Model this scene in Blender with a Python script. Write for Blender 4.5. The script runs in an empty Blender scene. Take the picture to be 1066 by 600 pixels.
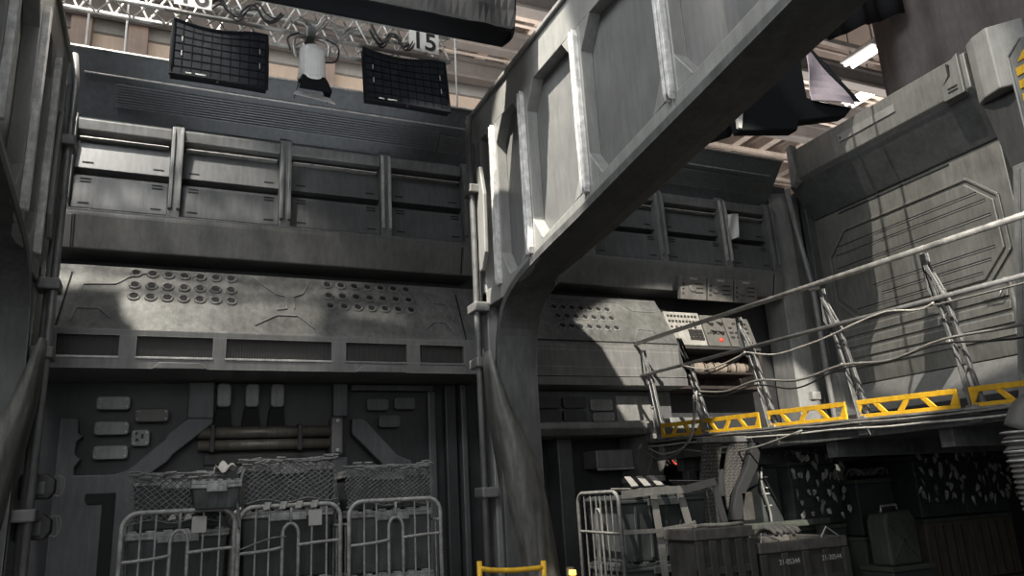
import bpy, bmesh, math, random
from mathutils import Vector, Matrix, Euler
random.seed(7)
S = bpy.context.scene
COL = S.collection
R = math.radians

# ------------------------------------------------------------------ materials
def _mat(name):
    m = bpy.data.materials.new(name); m.use_nodes = True
    nt = m.node_tree
    return m, nt, nt.nodes['Principled BSDF']

def paint(name, col, rough=.5, metal=0.0, var=.35, scale=2.2, bump=.15, fine=60, spec=.5, streak=0, wear=0.0):
    """weathered paint: cloudy tone variation, scuffs and a fine bump"""
    m, nt, b = _mat(name); N = nt.nodes; L = nt.links
    tc = N.new('ShaderNodeTexCoord')
    mp = N.new('ShaderNodeMapping')
    if streak: mp.inputs['Scale'].default_value = (streak, streak, 1)
    L.new(tc.outputs['Object'], mp.inputs[0])
    n1 = N.new('ShaderNodeTexNoise'); n1.inputs['Scale'].default_value = scale; n1.inputs['Detail'].default_value = 8; n1.inputs['Roughness'].default_value = .65
    L.new(mp.outputs[0], n1.inputs['Vector'])
    n2 = N.new('ShaderNodeTexNoise'); n2.inputs['Scale'].default_value = fine; n2.inputs['Detail'].default_value = 4
    L.new(tc.outputs['Object'], n2.inputs['Vector'])
    cr = N.new('ShaderNodeValToRGB')
    e = cr.color_ramp.elements
    e[0].position = .3; e[1].position = .72
    e[0].color = tuple(c*(1-var) for c in col)+(1,); e[1].color = tuple(min(1, c*(1+var)) for c in col)+(1,)
    L.new(n1.outputs['Fac'], cr.inputs[0])
    # small scuffs and dried runs on top of the cloudy tone
    mp2 = N.new('ShaderNodeMapping'); mp2.inputs['Scale'].default_value = (9, 9, 1.3); L.new(tc.outputs['Object'], mp2.inputs[0])
    n3 = N.new('ShaderNodeTexNoise'); n3.inputs['Scale'].default_value = 2.4; n3.inputs['Detail'].default_value = 6; n3.inputs['Roughness'].default_value = .7
    L.new(mp2.outputs[0], n3.inputs['Vector'])
    c3 = N.new('ShaderNodeValToRGB'); c3.color_ramp.elements[0].position = .35; c3.color_ramp.elements[1].position = .68
    c3.color_ramp.elements[0].color = (1-var*.7,)*3+(1,); c3.color_ramp.elements[1].color = (1+var*.5,)*3+(1,)
    L.new(n3.outputs['Fac'], c3.inputs[0])
    mul = N.new('ShaderNodeMix'); mul.data_type = 'RGBA'; mul.blend_type = 'MULTIPLY'; mul.inputs[0].default_value = 1
    L.new(cr.outputs[0], mul.inputs[6]); L.new(c3.outputs[0], mul.inputs[7]); out = mul.outputs[2]
    if wear:
        bv_ = N.new('ShaderNodeBevel'); bv_.samples = 4; bv_.inputs['Radius'].default_value = .014
        ge = N.new('ShaderNodeNewGeometry'); dp = N.new('ShaderNodeVectorMath'); dp.operation = 'DOT_PRODUCT'
        L.new(bv_.outputs[0], dp.inputs[0]); L.new(ge.outputs['True Normal'], dp.inputs[1])
        mr = N.new('ShaderNodeMapRange'); mr.inputs['From Min'].default_value = .99; mr.inputs['From Max'].default_value = .80
        L.new(dp.outputs['Value'], mr.inputs[0])
        ns = N.new('ShaderNodeMath'); ns.operation = 'MULTIPLY'; L.new(mr.outputs[0], ns.inputs[0]); L.new(n3.outputs['Fac'], ns.inputs[1])
        mw = N.new('ShaderNodeMix'); mw.data_type = 'RGBA'; L.new(ns.outputs[0], mw.inputs[0]); L.new(out, mw.inputs[6])
        mw.inputs[7].default_value = tuple(min(.55, c*1.5+wear*.22) for c in col)+(1,); out = mw.outputs[2]
    L.new(out, b.inputs['Base Color'])
    rr = N.new('ShaderNodeMapRange'); rr.inputs['To Min'].default_value = max(.05, rough-.12); rr.inputs['To Max'].default_value = min(1, rough+.15)
    L.new(n1.outputs['Fac'], rr.inputs[0]); L.new(rr.outputs[0], b.inputs['Roughness'])
    b.inputs['Metallic'].default_value = metal
    b.inputs['Specular IOR Level'].default_value = spec
    if bump:
        bp = N.new('ShaderNodeBump'); bp.inputs['Strength'].default_value = bump; bp.inputs['Distance'].default_value = .004
        L.new(n2.outputs['Fac'], bp.inputs['Height']); L.new(bp.outputs[0], b.inputs['Normal'])
    return m

def plain(name, col, rough=.6, metal=0.0):
    return paint(name, col, rough, metal, var=.12, scale=8, bump=.05)

def glow(name, col, s):
    m, nt, b = _mat(name)
    b.inputs['Base Color'].default_value = col+(1,)
    b.inputs['Emission Color'].default_value = col+(1,); b.inputs['Emission Strength'].default_value = s
    return m

M = {}
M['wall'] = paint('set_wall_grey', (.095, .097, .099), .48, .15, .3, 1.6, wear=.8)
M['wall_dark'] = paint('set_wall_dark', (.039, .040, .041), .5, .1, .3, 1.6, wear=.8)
M['canopy'] = paint('canopy_grey', (.105, .114, .122), .5, .1, .3, 1.6, wear=.8)
M['console'] = paint('console_grey', (.17, .17, .16), .38, .25, .42, 3.0, .2, wear=.8)
M['ridge'] = paint('ridge_grey', (.14, .138, .133), .45, .15, .28, 1.8, wear=.8)
M['post'] = paint('post_grey', (.15, .152, .15), .42, .2, .3, 3, wear=.8)
M['slot'] = plain('slot_black', (.012, .012, .013), .8)
M['mesh'] = plain('grille_dark', (.05, .048, .045), .6, .2)
M['edge'] = paint('worn_or_lit_edge', (.42, .41, .39), .4, .3, .35, 9)
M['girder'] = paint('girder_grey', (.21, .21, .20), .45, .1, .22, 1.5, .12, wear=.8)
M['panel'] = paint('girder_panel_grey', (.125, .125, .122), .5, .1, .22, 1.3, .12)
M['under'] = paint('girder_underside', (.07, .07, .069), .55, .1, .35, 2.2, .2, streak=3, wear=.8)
M['rib'] = paint('worn_light_rib', (.58, .57, .55), .5, .1, .4, 14, .5)
M['butt'] = paint('column_streaked', (.085, .082, .074), .5, .15, .45, 3.5, .25, streak=6, wear=.8)
M['door'] = paint('door_grey', (.185, .183, .165), .42, .2, .3, 1.8, .15, wear=.8)
M['lintel'] = paint('lintel_grey', (.18, .18, .168), .45, .1, .25, 2.5, wear=.8)
M['lightgrey'] = paint('light_grey_paint', (.25, .25, .238), .5, .05, .2, 3)
M['steel'] = paint('tube_steel', (.42, .41, .39), .35, .6, .35, 10, .1)
M['darksteel'] = paint('dark_steel', (.15, .15, .147), .38, .4, .35, 8, .15, wear=.8)
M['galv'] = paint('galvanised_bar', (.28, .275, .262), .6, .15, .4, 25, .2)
M['yellow'] = paint('yellow_paint', (.72, .41, .025), .45, 0, .22, 9, .15)
M['black'] = plain('black_fabric', (.010, .011, .013), .8)
M['diffblack'] = paint('charcoal_diffuser', (.020, .022, .027), .85, 0, .3, 12, .1, spec=.1)
M['skirt'] = paint('black_skirt_fabric', (.014, .0145, .016), .7, 0, .3, 4, .1, spec=.15)
M['matte'] = plain('matte_black_web', (.004, .004, .005), .9)
M['blacksheen'] = paint('black_sheen_fabric', (.028, .03, .034), .55, 0, .3, 4, .1)
M['greycloth'] = paint('grey_drape', (.17, .15, .145), .85, 0, .2, 1.5, .1)
M['blackcloth'] = paint('black_drape', (.02, .02, .022), .8, 0, .25, 1.5, .1)
M['lav'] = paint('lavender_lining', (.52, .45, .50), .5, .1, .12, 5, .1)
M['alu'] = paint('truss_aluminium', (.62, .60, .57), .35, .5, .2, 12, .05)
M['white'] = paint('white_enamel', (.75, .74, .72), .4, .1, .12, 6, .05)
M['sign'] = paint('number_card', (.72, .69, .64), .7, 0, .08, 4, .02)
M['ink'] = plain('black_ink', (.02, .018, .016), .7)
M['crate'] = paint('crate_plastic', (.032, .036, .036), .5, 0, .35, 7, .2)
M['crate_grey'] = paint('crate_plastic_grey', (.06, .064, .064), .5, 0, .35, 7, .2)
M['lid'] = paint('crate_lid', (.25, .25, .245), .5, 0, .5, 18, .4)
M['net'] = paint('cargo_net_cord', (.13, .13, .128), .7, 0, .5, 30, .2)
M['galv_dark'] = paint('shaded_galvanised_bar', (.10, .098, .092), .65, .1, .4, 25, .2, spec=.3)  # darker galvanised copy, standing in for less light on the strapped cage
M['strap'] = paint('grey_webbing', (.12, .115, .106), .75, 0, .2, 12, .2)
M['card'] = paint('grey_card', (.33, .32, .30), .7, 0, .15, 10, .05)
M['ammo'] = paint('crate_drab', (.036, .034, .030), .6, 0, .35, 6, .3)
M['ammolid'] = paint('crate_drab_edge', (.075, .07, .062), .6, 0, .45, 12, .3)
M['green'] = paint('drab_green', (.05, .058, .045), .6, 0, .3, 6, .2)
M['wood'] = paint('old_brown_boards', (.075, .062, .043), .7, 0, .4, 5, .3, streak=4)
M['camo'] = paint('camouflage_leaf', (.32, .31, .29), .75, 0, .75, 9, .1)
M['hose'] = paint('hose_grey', (.10, .096, .09), .55, 0, .25, 5, .1)
M['rope'] = paint('pale_rope', (.24, .22, .19), .8, 0, .35, 40, .4)
M['cable'] = paint('grey_cable', (.20, .195, .18), .5, 0, .3, 10, .05)
M['cable_pale'] = paint('pale_cable', (.45, .43, .39), .5, 0, .3, 10, .05)
M['cable_dark'] = plain('black_cable', (.02, .02, .02), .5)
M['plate'] = paint('plate_grey', (.20, .20, .195), .45, .2, .25, 8, .15, wear=.8)
M['inst'] = paint('instrument_cream', (.30, .288, .262), .5, 0, .25, 8, .1)
M['inst_grey'] = paint('instrument_grey', (.12, .114, .105), .5, 0, .25, 8, .1)
M['red'] = plain('red_knob', (.65, .06, .04), .4)
M['rust'] = paint('rusty_recess', (.036, .026, .023), .7, .1, .4, 5)
M['pad'] = paint('beige_padding', (.25, .21, .165), .7, 0, .3, 9, .2)
M['pipe'] = paint('bronze_pipe', (.17, .155, .13), .4, .3, .3, 5, .1, streak=3)
M['floor'] = paint('stage_floor', (.10, .098, .092), .6, 0, .3, 1.2)
M['roof'] = paint('roof_cladding', (.40, .33, .29), .8, 0, .2, .6)
M['studio'] = paint('studio_wall_tan', (.42, .34, .275), .8, 0, .12, .5)
M['studio_grey'] = paint('studio_wall_grey', (.23, .23, .22), .7, 0, .15, .6)
M['brown'] = paint('brown_steel', (.20, .155, .13), .6, 0, .2, 2)
M['beam'] = paint('roof_steel_pale', (.50, .43, .38), .55, .1, .2, 2)
M['beam_dark'] = paint('roof_steel_dark', (.12, .11, .105), .6, .1, .2, 2)
M['tread'] = paint('tread_plate', (.065, .062, .056), .45, .3, .3, 6, .1)
M['tube'] = glow('lamp_tube', (1.0, .93, .86), 3.0)
M['ledge'] = paint('ledge_grey', (.20, .20, .19), .45, .15, .3, 3, wear=.8)
M['amber'] = glow('amber_pilot_lamp', (1.0, .5, .08), 3.0)

for k_ in ('black', 'matte', 'blacksheen', 'blackcloth', 'greycloth'): M[k_].node_tree.nodes['Principled BSDF'].inputs['Specular IOR Level'].default_value = .12 if k_ != 'blacksheen' else .3

# ------------------------------------------------------------------ mesh helpers
WL = {}          # world location of every object (no rotation bookkeeping)
class MB:
    def __init__(s, xf=None): s.v = []; s.f = []; s.xf = xf
    def add(s, vs, fs):
        o = len(s.v)
        if s.xf: vs = [s.xf(*p) for p in vs]
        s.v += [tuple(p) for p in vs]; s.f += [tuple(i+o for i in f) for f in fs]
        return s
    def box(s, x0, x1, y0, y1, z0, z1):
        return s.add([(x, y, z) for x in (x0, x1) for y in (y0, y1) for z in (z0, z1)],
                     [(0, 1, 3, 2), (4, 6, 7, 5), (0, 4, 5, 1), (2, 3, 7, 6), (0, 2, 6, 4), (1, 5, 7, 3)])
    def prism(s, poly, axis, a, b):
        n = len(poly)
        def P(p, t):
            u, v = p
            return (t, u, v) if axis == 'x' else (u, t, v) if axis == 'y' else (u, v, t)
        vs = [P(p, a) for p in poly]+[P(p, b) for p in poly]
        fs = [tuple(range(n)), tuple(range(2*n-1, n-1, -1))]+[(i, i+n, (i+1) % n+n, (i+1) % n) for i in range(n)]
        return s.add(vs, fs)
    def slab(s, pts, vec):
        n = len(pts); vec = Vector(vec)
        vs = [tuple(p) for p in pts]+[tuple(Vector(p)+vec) for p in pts]
        fs = [tuple(range(n)), tuple(range(2*n-1, n-1, -1))]+[(i, i+n, (i+1) % n+n, (i+1) % n) for i in range(n)]
        return s.add(vs, fs)
    def bar(s, p0, p1, w, h, up=(0, 0, 1)):
        p0 = Vector(p0); p1 = Vector(p1); d = (p1-p0).normalized(); up = Vector(up)
        if abs(d.dot(up)) > .98: up = Vector((0, 1, 0))
        a = d.cross(up).normalized()*w/2; c = a.cross(d).normalized()*h/2
        vs = [p+q for p in (p0, p1) for q in (a+c, a-c, -a-c, -a+c)]
        return s.add(vs, [(0, 1, 2, 3), (7, 6, 5, 4)]+[(i, i+4, (i+1) % 4+4, (i+1) % 4) for i in range(4)])
    def tube(s, path, r, n=8, closed=False):
        P = [Vector(p) for p in path]; m = len(P)
        rs = r if isinstance(r, (list, tuple)) else [r]*m
        vs = []; fs = []; up = None
        for i in range(m):
            if closed: t = (P[(i+1) % m]-P[i-1])
            else: t = P[min(i+1, m-1)]-P[max(i-1, 0)]
            t.normalize()
            if up is None:
                up = Vector((0, 0, 1)) if abs(t.z) < .9 else Vector((0, 1, 0))
            a = t.cross(up)
            if a.length < 1e-4: a = t.orthogonal()
            a.normalize(); up = a.cross(t).normalized()
            for k in range(n):
                th = 2*math.pi*k/n
                vs.append(P[i]+rs[i]*(a*math.cos(th)+up*math.sin(th)))
        for i in range(m if closed else m-1):
            j = (i+1) % m
            for k in range(n):
                fs.append((i*n+k, i*n+(k+1) % n, j*n+(k+1) % n, j*n+k))
        if not closed:
            fs.append(tuple(range(n-1, -1, -1))); fs.append(tuple((m-1)*n+k for k in range(n)))
        return s.add(vs, fs)
    def lathe(s, prof, c=(0, 0, 0), n=20, axis='y'):
        vs = []; fs = []; m = len(prof)
        for r, h in prof:
            for k in range(n):
                th = 2*math.pi*k/n; u = r*math.cos(th); v = r*math.sin(th)
                vs.append((c[0]+u, c[1]+h, c[2]+v) if axis == 'y' else (c[0]+u, c[1]+v, c[2]+h) if axis == 'z' else (c[0]+h, c[1]+u, c[2]+v))
        for i in range(m-1):
            for k in range(n): fs.append((i*n+k, i*n+(k+1) % n, (i+1)*n+(k+1) % n, (i+1)*n+k))
        fs.append(tuple(range(n-1, -1, -1))); fs.append(tuple((m-1)*n+k for k in range(n)))
        return s.add(vs, fs)
    def loft(s, rings):
        n = len(rings[0]); m = len(rings); vs = [p for r in rings for p in r]; fs = []
        for i in range(m-1):
            for k in range(n): fs.append((i*n+k, i*n+(k+1) % n, (i+1)*n+(k+1) % n, (i+1)*n+k))
        fs.append(tuple(range(n-1, -1, -1))); fs.append(tuple((m-1)*n+k for k in range(n)))
        return s.add(vs, fs)
    def grid(s, nu, nv, fn, thick=None):
        """sheet fn(u,v)->point; optional thickness vector makes it a closed slab"""
        vs = [Vector(fn(i/nu, j/nv)) for i in range(nu+1) for j in range(nv+1)]; W = nv+1
        fs = [(i*W+j, (i+1)*W+j, (i+1)*W+j+1, i*W+j+1) for i in range(nu) for j in range(nv)]
        if thick is not None:
            t = Vector(thick); k = len(vs); fs2 = [tuple(k+a for a in reversed(f)) for f in fs]
            vs = vs+[p+t for p in vs]; fs = fs+fs2
            edge = [(i*W, (i+1)*W) for i in range(nu)]+[((i+1)*W+nv, i*W+nv) for i in range(nu)]
            edge += [(j+1, j) for j in range(nv)]+[(nu*W+j, nu*W+j+1) for j in range(nv)]
            fs += [(b, a, a+k, b+k) for a, b in edge]
        return s.add(vs, fs)
    def build(s, name, mat, parent=None, bevel=0, smooth=False, origin=None, seg=2):
        me = bpy.data.meshes.new(name)
        if parent is not None: o0 = Vector(WL[parent.name])
        elif origin is not None: o0 = Vector(origin)
        else:
            xs = [p[0] for p in s.v]; ys = [p[1] for p in s.v]; zs = [p[2] for p in s.v]
            o0 = Vector(((min(xs)+max(xs))/2, (min(ys)+max(ys))/2, min(zs)))
        me.from_pydata([tuple(Vector(p)-o0) for p in s.v], [], s.f)
        bm = bmesh.new(); bm.from_mesh(me); bmesh.ops.recalc_face_normals(bm, faces=bm.faces)
        bm.to_mesh(me); bm.free()
        me.materials.append(mat)
        ob = bpy.data.objects.new(name, me); COL.objects.link(ob)
        if parent is not None: ob.parent = parent
        else: ob.location = o0
        WL[ob.name] = o0.copy()
        if bevel:
            b = ob.modifiers.new('Bevel', 'BEVEL'); b.width = bevel; b.segments = seg; b.limit_method = 'ANGLE'; b.angle_limit = R(40)
        if smooth:
            for p in me.polygons: p.use_smooth = True
        return ob

def tag(o, label, cat, group=None):
    o['label'] = label; o['category'] = cat
    if group: o['group'] = group
    return o
def struct(o): o['kind'] = 'structure'; return o
def thing(name, label, cat, loc, group=None):
    o = bpy.data.objects.new(name, None); COL.objects.link(o); o.location = loc; o.empty_display_size = .1
    WL[o.name] = Vector(loc)
    return tag(o, label, cat, group)
def relabel(o, label): o['label'] = label; return o
def dup(root, loc, rotz=0, label=None):
    r = root.copy(); COL.objects.link(r); r.location = loc; r.rotation_euler = (0, 0, rotz)
    WL[r.name] = Vector(loc)
    if label: r['label'] = label
    for ch in list(root.children):
        c = ch.copy(); COL.objects.link(c); c.parent = r
        for g in list(ch.children):
            d = g.copy(); COL.objects.link(d); d.parent = c
    return r
def lerp(a, b, t): return a+(b-a)*t
def smoothpath(pts, k=6):
    """Catmull-Rom through the points"""
    P = [Vector(p) for p in pts]; P = [P[0]*2-P[1]]+P+[P[-1]*2-P[-2]]; out = []
    for i in range(1, len(P)-2):
        a, b, c, d = P[i-1:i+3]
        for q in range(k):
            t = q/k
            out.append(.5*((2*b)+(c-a)*t+(2*a-5*b+4*c-d)*t*t+(3*b-a-3*c+d)*t**3))
    out.append(P[-2]); return out
def text_mesh(txt, size, name, mat, parent, loc, rot, extrude=.003, bold=0):
    cu = bpy.data.curves.new(name, 'FONT'); cu.body = txt; cu.size = size; cu.extrude = extrude; cu.offset = bold
    cu.align_x = 'CENTER'; cu.align_y = 'CENTER'
    tmp = bpy.data.objects.new(name+'_tmp', cu); COL.objects.link(tmp)
    dg = bpy.context.evaluated_depsgraph_get()
    me = bpy.data.meshes.new_from_object(tmp.evaluated_get(dg)); bpy.data.objects.remove(tmp)
    me.materials.clear(); me.materials.append(mat)
    ob = bpy.data.objects.new(name, me); COL.objects.link(ob)
    ob.parent = parent; ob.location = Vector(loc)-Vector(WL[parent.name]); ob.rotation_euler = rot
    return ob

# ------------------------------------------------------------------ camera (about 27 mm, tilted up 15 deg, 3 deg roll)
right = Vector((.91296218, -.40456331, -.05318446))
up = Vector((-.06020915, -.26247661, .96305809))
fwd = Vector((.40357765, .87603342, .26398963))
cam = bpy.data.cameras.new('camera'); cam.sensor_width = 36; cam.lens = 801/1066*36; cam.clip_start = .05
co = bpy.data.objects.new('camera', cam); COL.objects.link(co)
mx = Matrix((right, up, -fwd)).transposed().to_4x4(); mx.translation = (0, 0, 1.6)
co.matrix_world = mx; S.camera = co

# ------------------------------------------------------------------ setting
o = MB().box(-6, 16, -6, 14.2, -.1, 0).build('floor', M['floor']); struct(o)
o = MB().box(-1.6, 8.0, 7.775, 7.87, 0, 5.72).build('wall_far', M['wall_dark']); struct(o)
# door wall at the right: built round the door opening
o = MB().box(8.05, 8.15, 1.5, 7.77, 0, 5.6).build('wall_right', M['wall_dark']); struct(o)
o = MB().prism([(-8, 12.2), (8.3, 12.2), (8.3, 16), (20, 16), (20, 16.2), (8.1, 16.2), (8.1, 12.4), (-8, 12.4)], 'z', 0, 10.48).build('wall_back', M['studio']); struct(o)
o = MB().box(-8, 8.3, 12.12, 12.195, 9.0, 10.48).build('trim_1', M['studio_grey']); struct(o)
o = MB().box(-8, 20, 7.2, 16.4, 10.5, 10.6).build('ceiling', M['roof']); struct(o)

# studio steel columns on the tan wall
for i, (x, l) in enumerate(((-1.5, 'brown steel column on the tan studio wall, leftmost beside the left girder'), (-.72, 'brown steel column on the tan studio wall just right of the second drop rod'),
                            (.30, 'brown steel column on the tan studio wall behind the left egg crate softbox'), (2.2, 'brown steel column on the tan studio wall right of the white spotlight'),
                            (4.0, 'brown steel column on the tan studio wall behind the right egg crate softbox'))):
    m = MB(); m.box(x-.14, x+.14, 11.85, 11.89, 0, 10.48); m.box(x-.14, x+.14, 12.07, 12.11, 0, 10.48); m.box(x-.03, x+.03, 11.89, 12.07, 0, 10.48)
    tag(m.build('steel_column', M['brown'], bevel=.008), l, 'column', 'studio wall columns')
# roof steel
ORD = ['first', 'second', 'third', 'fourth', 'fifth', 'sixth']
for xs, Y1, place in (((4.3, 4.9, 5.5), 11.8, 'between the black overhead light box and the girder'), ((12.0, 12.8, 13.6, 14.4, 15.2), 15.9, 'seen around the lavender lined softbox')):
    for k, x in enumerate(xs):
        m = MB(); m.box(x-.1, x+.1, 7.3, Y1, 9.4, 9.44); m.box(x-.1, x+.1, 7.3, Y1, 9.66, 9.7); m.box(x-.02, x+.02, 7.3, Y1, 9.44, 9.66)
        tag(m.build('roof_purlin', M['beam'], bevel=.006), f'pale steel roof purlin {place}, {ORD[k]} from left', 'beam', 'roof purlins')
for y, l in ((9.4, 'dark steel cross beam under the studio roof, nearest one'), (10.6, 'dark steel cross beam under the studio roof, middle one'), (11.6, 'dark steel cross beam under the studio roof, furthest one')):
    m = MB(); m.box(-6, 18, y-.11, y+.11, 8.98, 9.04); m.box(-6, 18, y-.11, y+.11, 9.32, 9.395); m.box(-6, 18, y-.03, y+.03, 9.04, 9.32)
    tag(m.build('roof_beam', M['beam_dark'], bevel=.006), l, 'beam', 'roof cross beams')
for i, y in enumerate((8.8, 10.0, 11.1, 13.0, 14.2)):
    m = MB(); m.box(3.0 if y < 12 else 8.4, 16, y-.05, y+.05, 9.30, 9.395); m.tube([(3.0 if y < 12 else 8.4, y+.25, 9.36), (16, y+.25, 9.36)], .03, 8)
    tag(m.build('roof_rail', M['beam']), f'pale roof rail crossing under the purlins, {ORD[i]} from the front', 'rail', 'roof rails')
LIGHTS = [(11.26, 8.6, 'bright roof lamp beside the edge of the grey drape, upper one'), (12.5, 9.75, 'bright roof lamp just above the lintel beside the grey drape'),
          (12.1, 10.7, 'bright roof lamp below the lavender lined softbox')]
for x, y, l in LIGHTS:
    t = thing('ceiling_light', l, 'lamp', (x, y, 9.0), 'roof lamps')
    MB().prism([(x-.2, 9.06), (x+.2, 9.06), (x+.10, 9.18), (x-.10, 9.18)], 'y', y-.36, y+.36).build('reflector', M['white'], t, .01)
    for d in (-.09, .09): MB().tube([(x+d, y-.33, 9.03), (x+d, y+.33, 9.03)], .035, 10).build('lamp_tube', M['tube'], t, smooth=True)
    for d in (-.25, .25): MB().tube([(x, y+d, 9.18), (x, y+d, 9.7)], .012, 6).build('hanger', M['darksteel'], t)

# ------------------------------------------------------------------ long set wall, bay by bay
def bay(x0, x1, posts, name):
    # ---- slatted canopy along the top
    t = thing('vent_canopy', f'dark sloping slatted canopy along the top of the {name}', 'canopy', ((x0+x1)/2, 7.5, 5.2), 'slatted canopies')
    MB().prism([(7.02, 5.70), (7.06, 5.74), (7.75, 5.74), (7.75, 5.19), (7.44, 5.19), (7.44, 5.225)], 'x', x0, x1).build('canopy_body', M['canopy'], t, .012)
    u = Vector((0, .41, -.46)).normalized(); nrm = Vector((0, -.46, -.41)).normalized()
    f = lambda a, b, d: Vector((a, 7.02, 5.68))+u*b+nrm*d
    MB(f).box(x0+.14, x1-.14, .185, .20, 0, .022).build('edge_trim', M['edge'], t, .004)
    g = MB(f)
    for i in range(9): g.box(x0+.40, x1-.42, .262+i*.025, .274+i*.025, 0, .026)
    g.build('slat_grille', M['canopy'], t)
    g = MB(f)
    for i in range(9): g.box(x1-.40, x1-.16, .30+i*.022, .311+i*.022, 0, .018)
    g.build('vent_louvre', M['post'], t)
    MB().box(x0, x1, 7.005, 7.04, 5.695, 5.715).build('top_lip', M['edge'], t, .004)
    # ---- posts
    names = ['leftmost', 'second from left', 'middle', 'fourth from left', 'rightmost']
    for i, x in enumerate(posts):
        t = thing('window_post', f'grey ribbed upright between dark recesses, {names[i]} on the {name}', 'post', (x, 7.35, 4.28), 'ribbed uprights')
        MB().prism([(7.40, 4.28), (7.33, 4.28), (7.345, 5.2), (7.40, 5.24), (7.6, 5.24), (7.6, 4.28)], 'x', x-.055, x+.055).build('post_body', M['post'], t, .01)
        for d in (-.04, .034): MB().prism([(7.34, 4.34), (7.305, 4.36), (7.318, 5.12), (7.35, 5.2)], 'x', x+d-.012, x+d+.018).build('post_rib', M['edge'] if x in (1.99, 6.43) else M['post'], t, .005)
    # ---- recess units between posts
    nm = ['first', 'second', 'third', 'fourth']
    for i in range(len(posts)-1):
        a = posts[i]+.056; b = posts[i+1]-.056
        t = thing('recess_unit', f'dark slotted wall recess, {nm[i]} from left on the {name}', 'wall panel', ((a+b)/2, 7.5, 4.28), 'slotted recesses')
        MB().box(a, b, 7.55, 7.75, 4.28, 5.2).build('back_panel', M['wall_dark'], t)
        MB().prism([(7.55, 5.2), (7.39, 5.2), (7.36, 5.17), (7.38, 5.075), (7.55, 5.06)], 'x', a, b).build('header', M['post'], t, .008)
        MB().box(a+.02, b-.02, 7.40, 7.55, 5.004, 5.016).build('sill_strip', M['edge'], t, .004)
        MB().prism([(7.55, 5.0), (7.47, 5.0), (7.42, 4.71), (7.55, 4.69)], 'x', a, b).build('upper_slat', M['wall'], t, .006)
        MB().prism([(7.55, 4.62), (7.41, 4.635), (7.385, 4.60), (7.36, 4.30), (7.55, 4.28)], 'x', a, b).build('lower_panel', M['wall'], t, .008)
        for xx in ((b-.14, b-.05), (a+.06, a+.15)):
            for z, y in ((4.765, 7.428), (4.585, 7.383), (4.555, 7.381), (4.345, 7.363)): MB().box(xx[0], xx[1], y-.004, y+.03, z, z+.012).build('slot_mark', M['slot'], t)
    # ---- ridge beam
    t = thing('ridge_beam', f'grey horizontal ridge beam under the recesses of the {name}', 'beam', ((x0+x1)/2, 7.5, 3.93), 'ridge beams')
    MB().prism([(7.75, 4.28), (7.345, 4.28), (7.315, 4.255), (7.315, 4.22), (7.39, 3.93), (7.75, 3.93)], 'x', x0, x1).build('beam_body', M['ridge'], t, .012)
    MB().box(x0, x1, 7.325, 7.40, 4.262, 4.285).build('top_ledge', M['post'], t, .006)
    f2 = lambda a, b, d: Vector((a, 7.315, 4.22))+Vector((0, .075, -.29)).normalized()*b+Vector((0, -.29, -.075)).normalized()*d
    for xx in (x0+.16, x1-.16): MB(f2).box(xx-.005, xx+.005, .0, .29, -.002, .006).build('joint_line', M['slot'], t)
    MB(f2).box(x0, x0+.14, .0, .295, 0, .015).build('end_plate', M['ridge'], t, .004)
    MB(f2).box(x1-.14, x1, .0, .295, 0, .015).build('end_plate', M['ridge'], t, .004)

bay(-.98, 2.97, (-.93, -.03, .97, 1.99, 2.91), 'left bay')
bay(3.30, 7.27, (3.38, 4.42, 5.45, 6.43, 7.21), 'right bay')
# small pale sheet beside the fourth post of the right bay
t = thing('pale_sheet', 'small pale sheet beside the light upright of the right bay', 'paper', (6.6, 7.34, 4.6))
MB().grid(6, 8, lambda u, v: (6.47+u*.22*(1-.35*v), 7.33-.02*math.sin(5*u+3*v), 4.98-v*.34+.05*u), (0, .006, 0)).build('sheet', M['white'], t)

# ---- consoles with round ports
A = Vector((0, 7.0, 3.12)); Bv = Vector((0, 7.45, 3.80)); SL = (Bv-A).length; SU = (Bv-A).normalized(); SN = Vector((0, -SU.z, SU.y)); SANG = math.atan2(SU.z, SU.y)
fs = lambda a, b, d: Vector((a, 0, 0))+A+SU*b+SN*d
port_me = None
def port_mesh():
    m = MB(); ang = []
    m.lathe([(.052, .0), (.052, .010), (.046, .016), (.038, .016), (.034, .006), (.030, .004), (.0005, .003)], (0, 0, 0), 20, 'z')
    ob = m.build('port_proto', M['console'], smooth=False, origin=(0, 0, 0)); me = ob.data; bpy.data.objects.remove(ob)
    d = MB(); d.lathe([(.030, .0), (.030, .006), (.027, .007), (.0005, .0065)], (0, 0, 0), 18, 'z')
    ob = d.build('port_glass_proto', M['slot'], origin=(0, 0, 0)); me2 = ob.data; bpy.data.objects.remove(ob)
    return me, me2
PM, PG = port_mesh()
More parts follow.
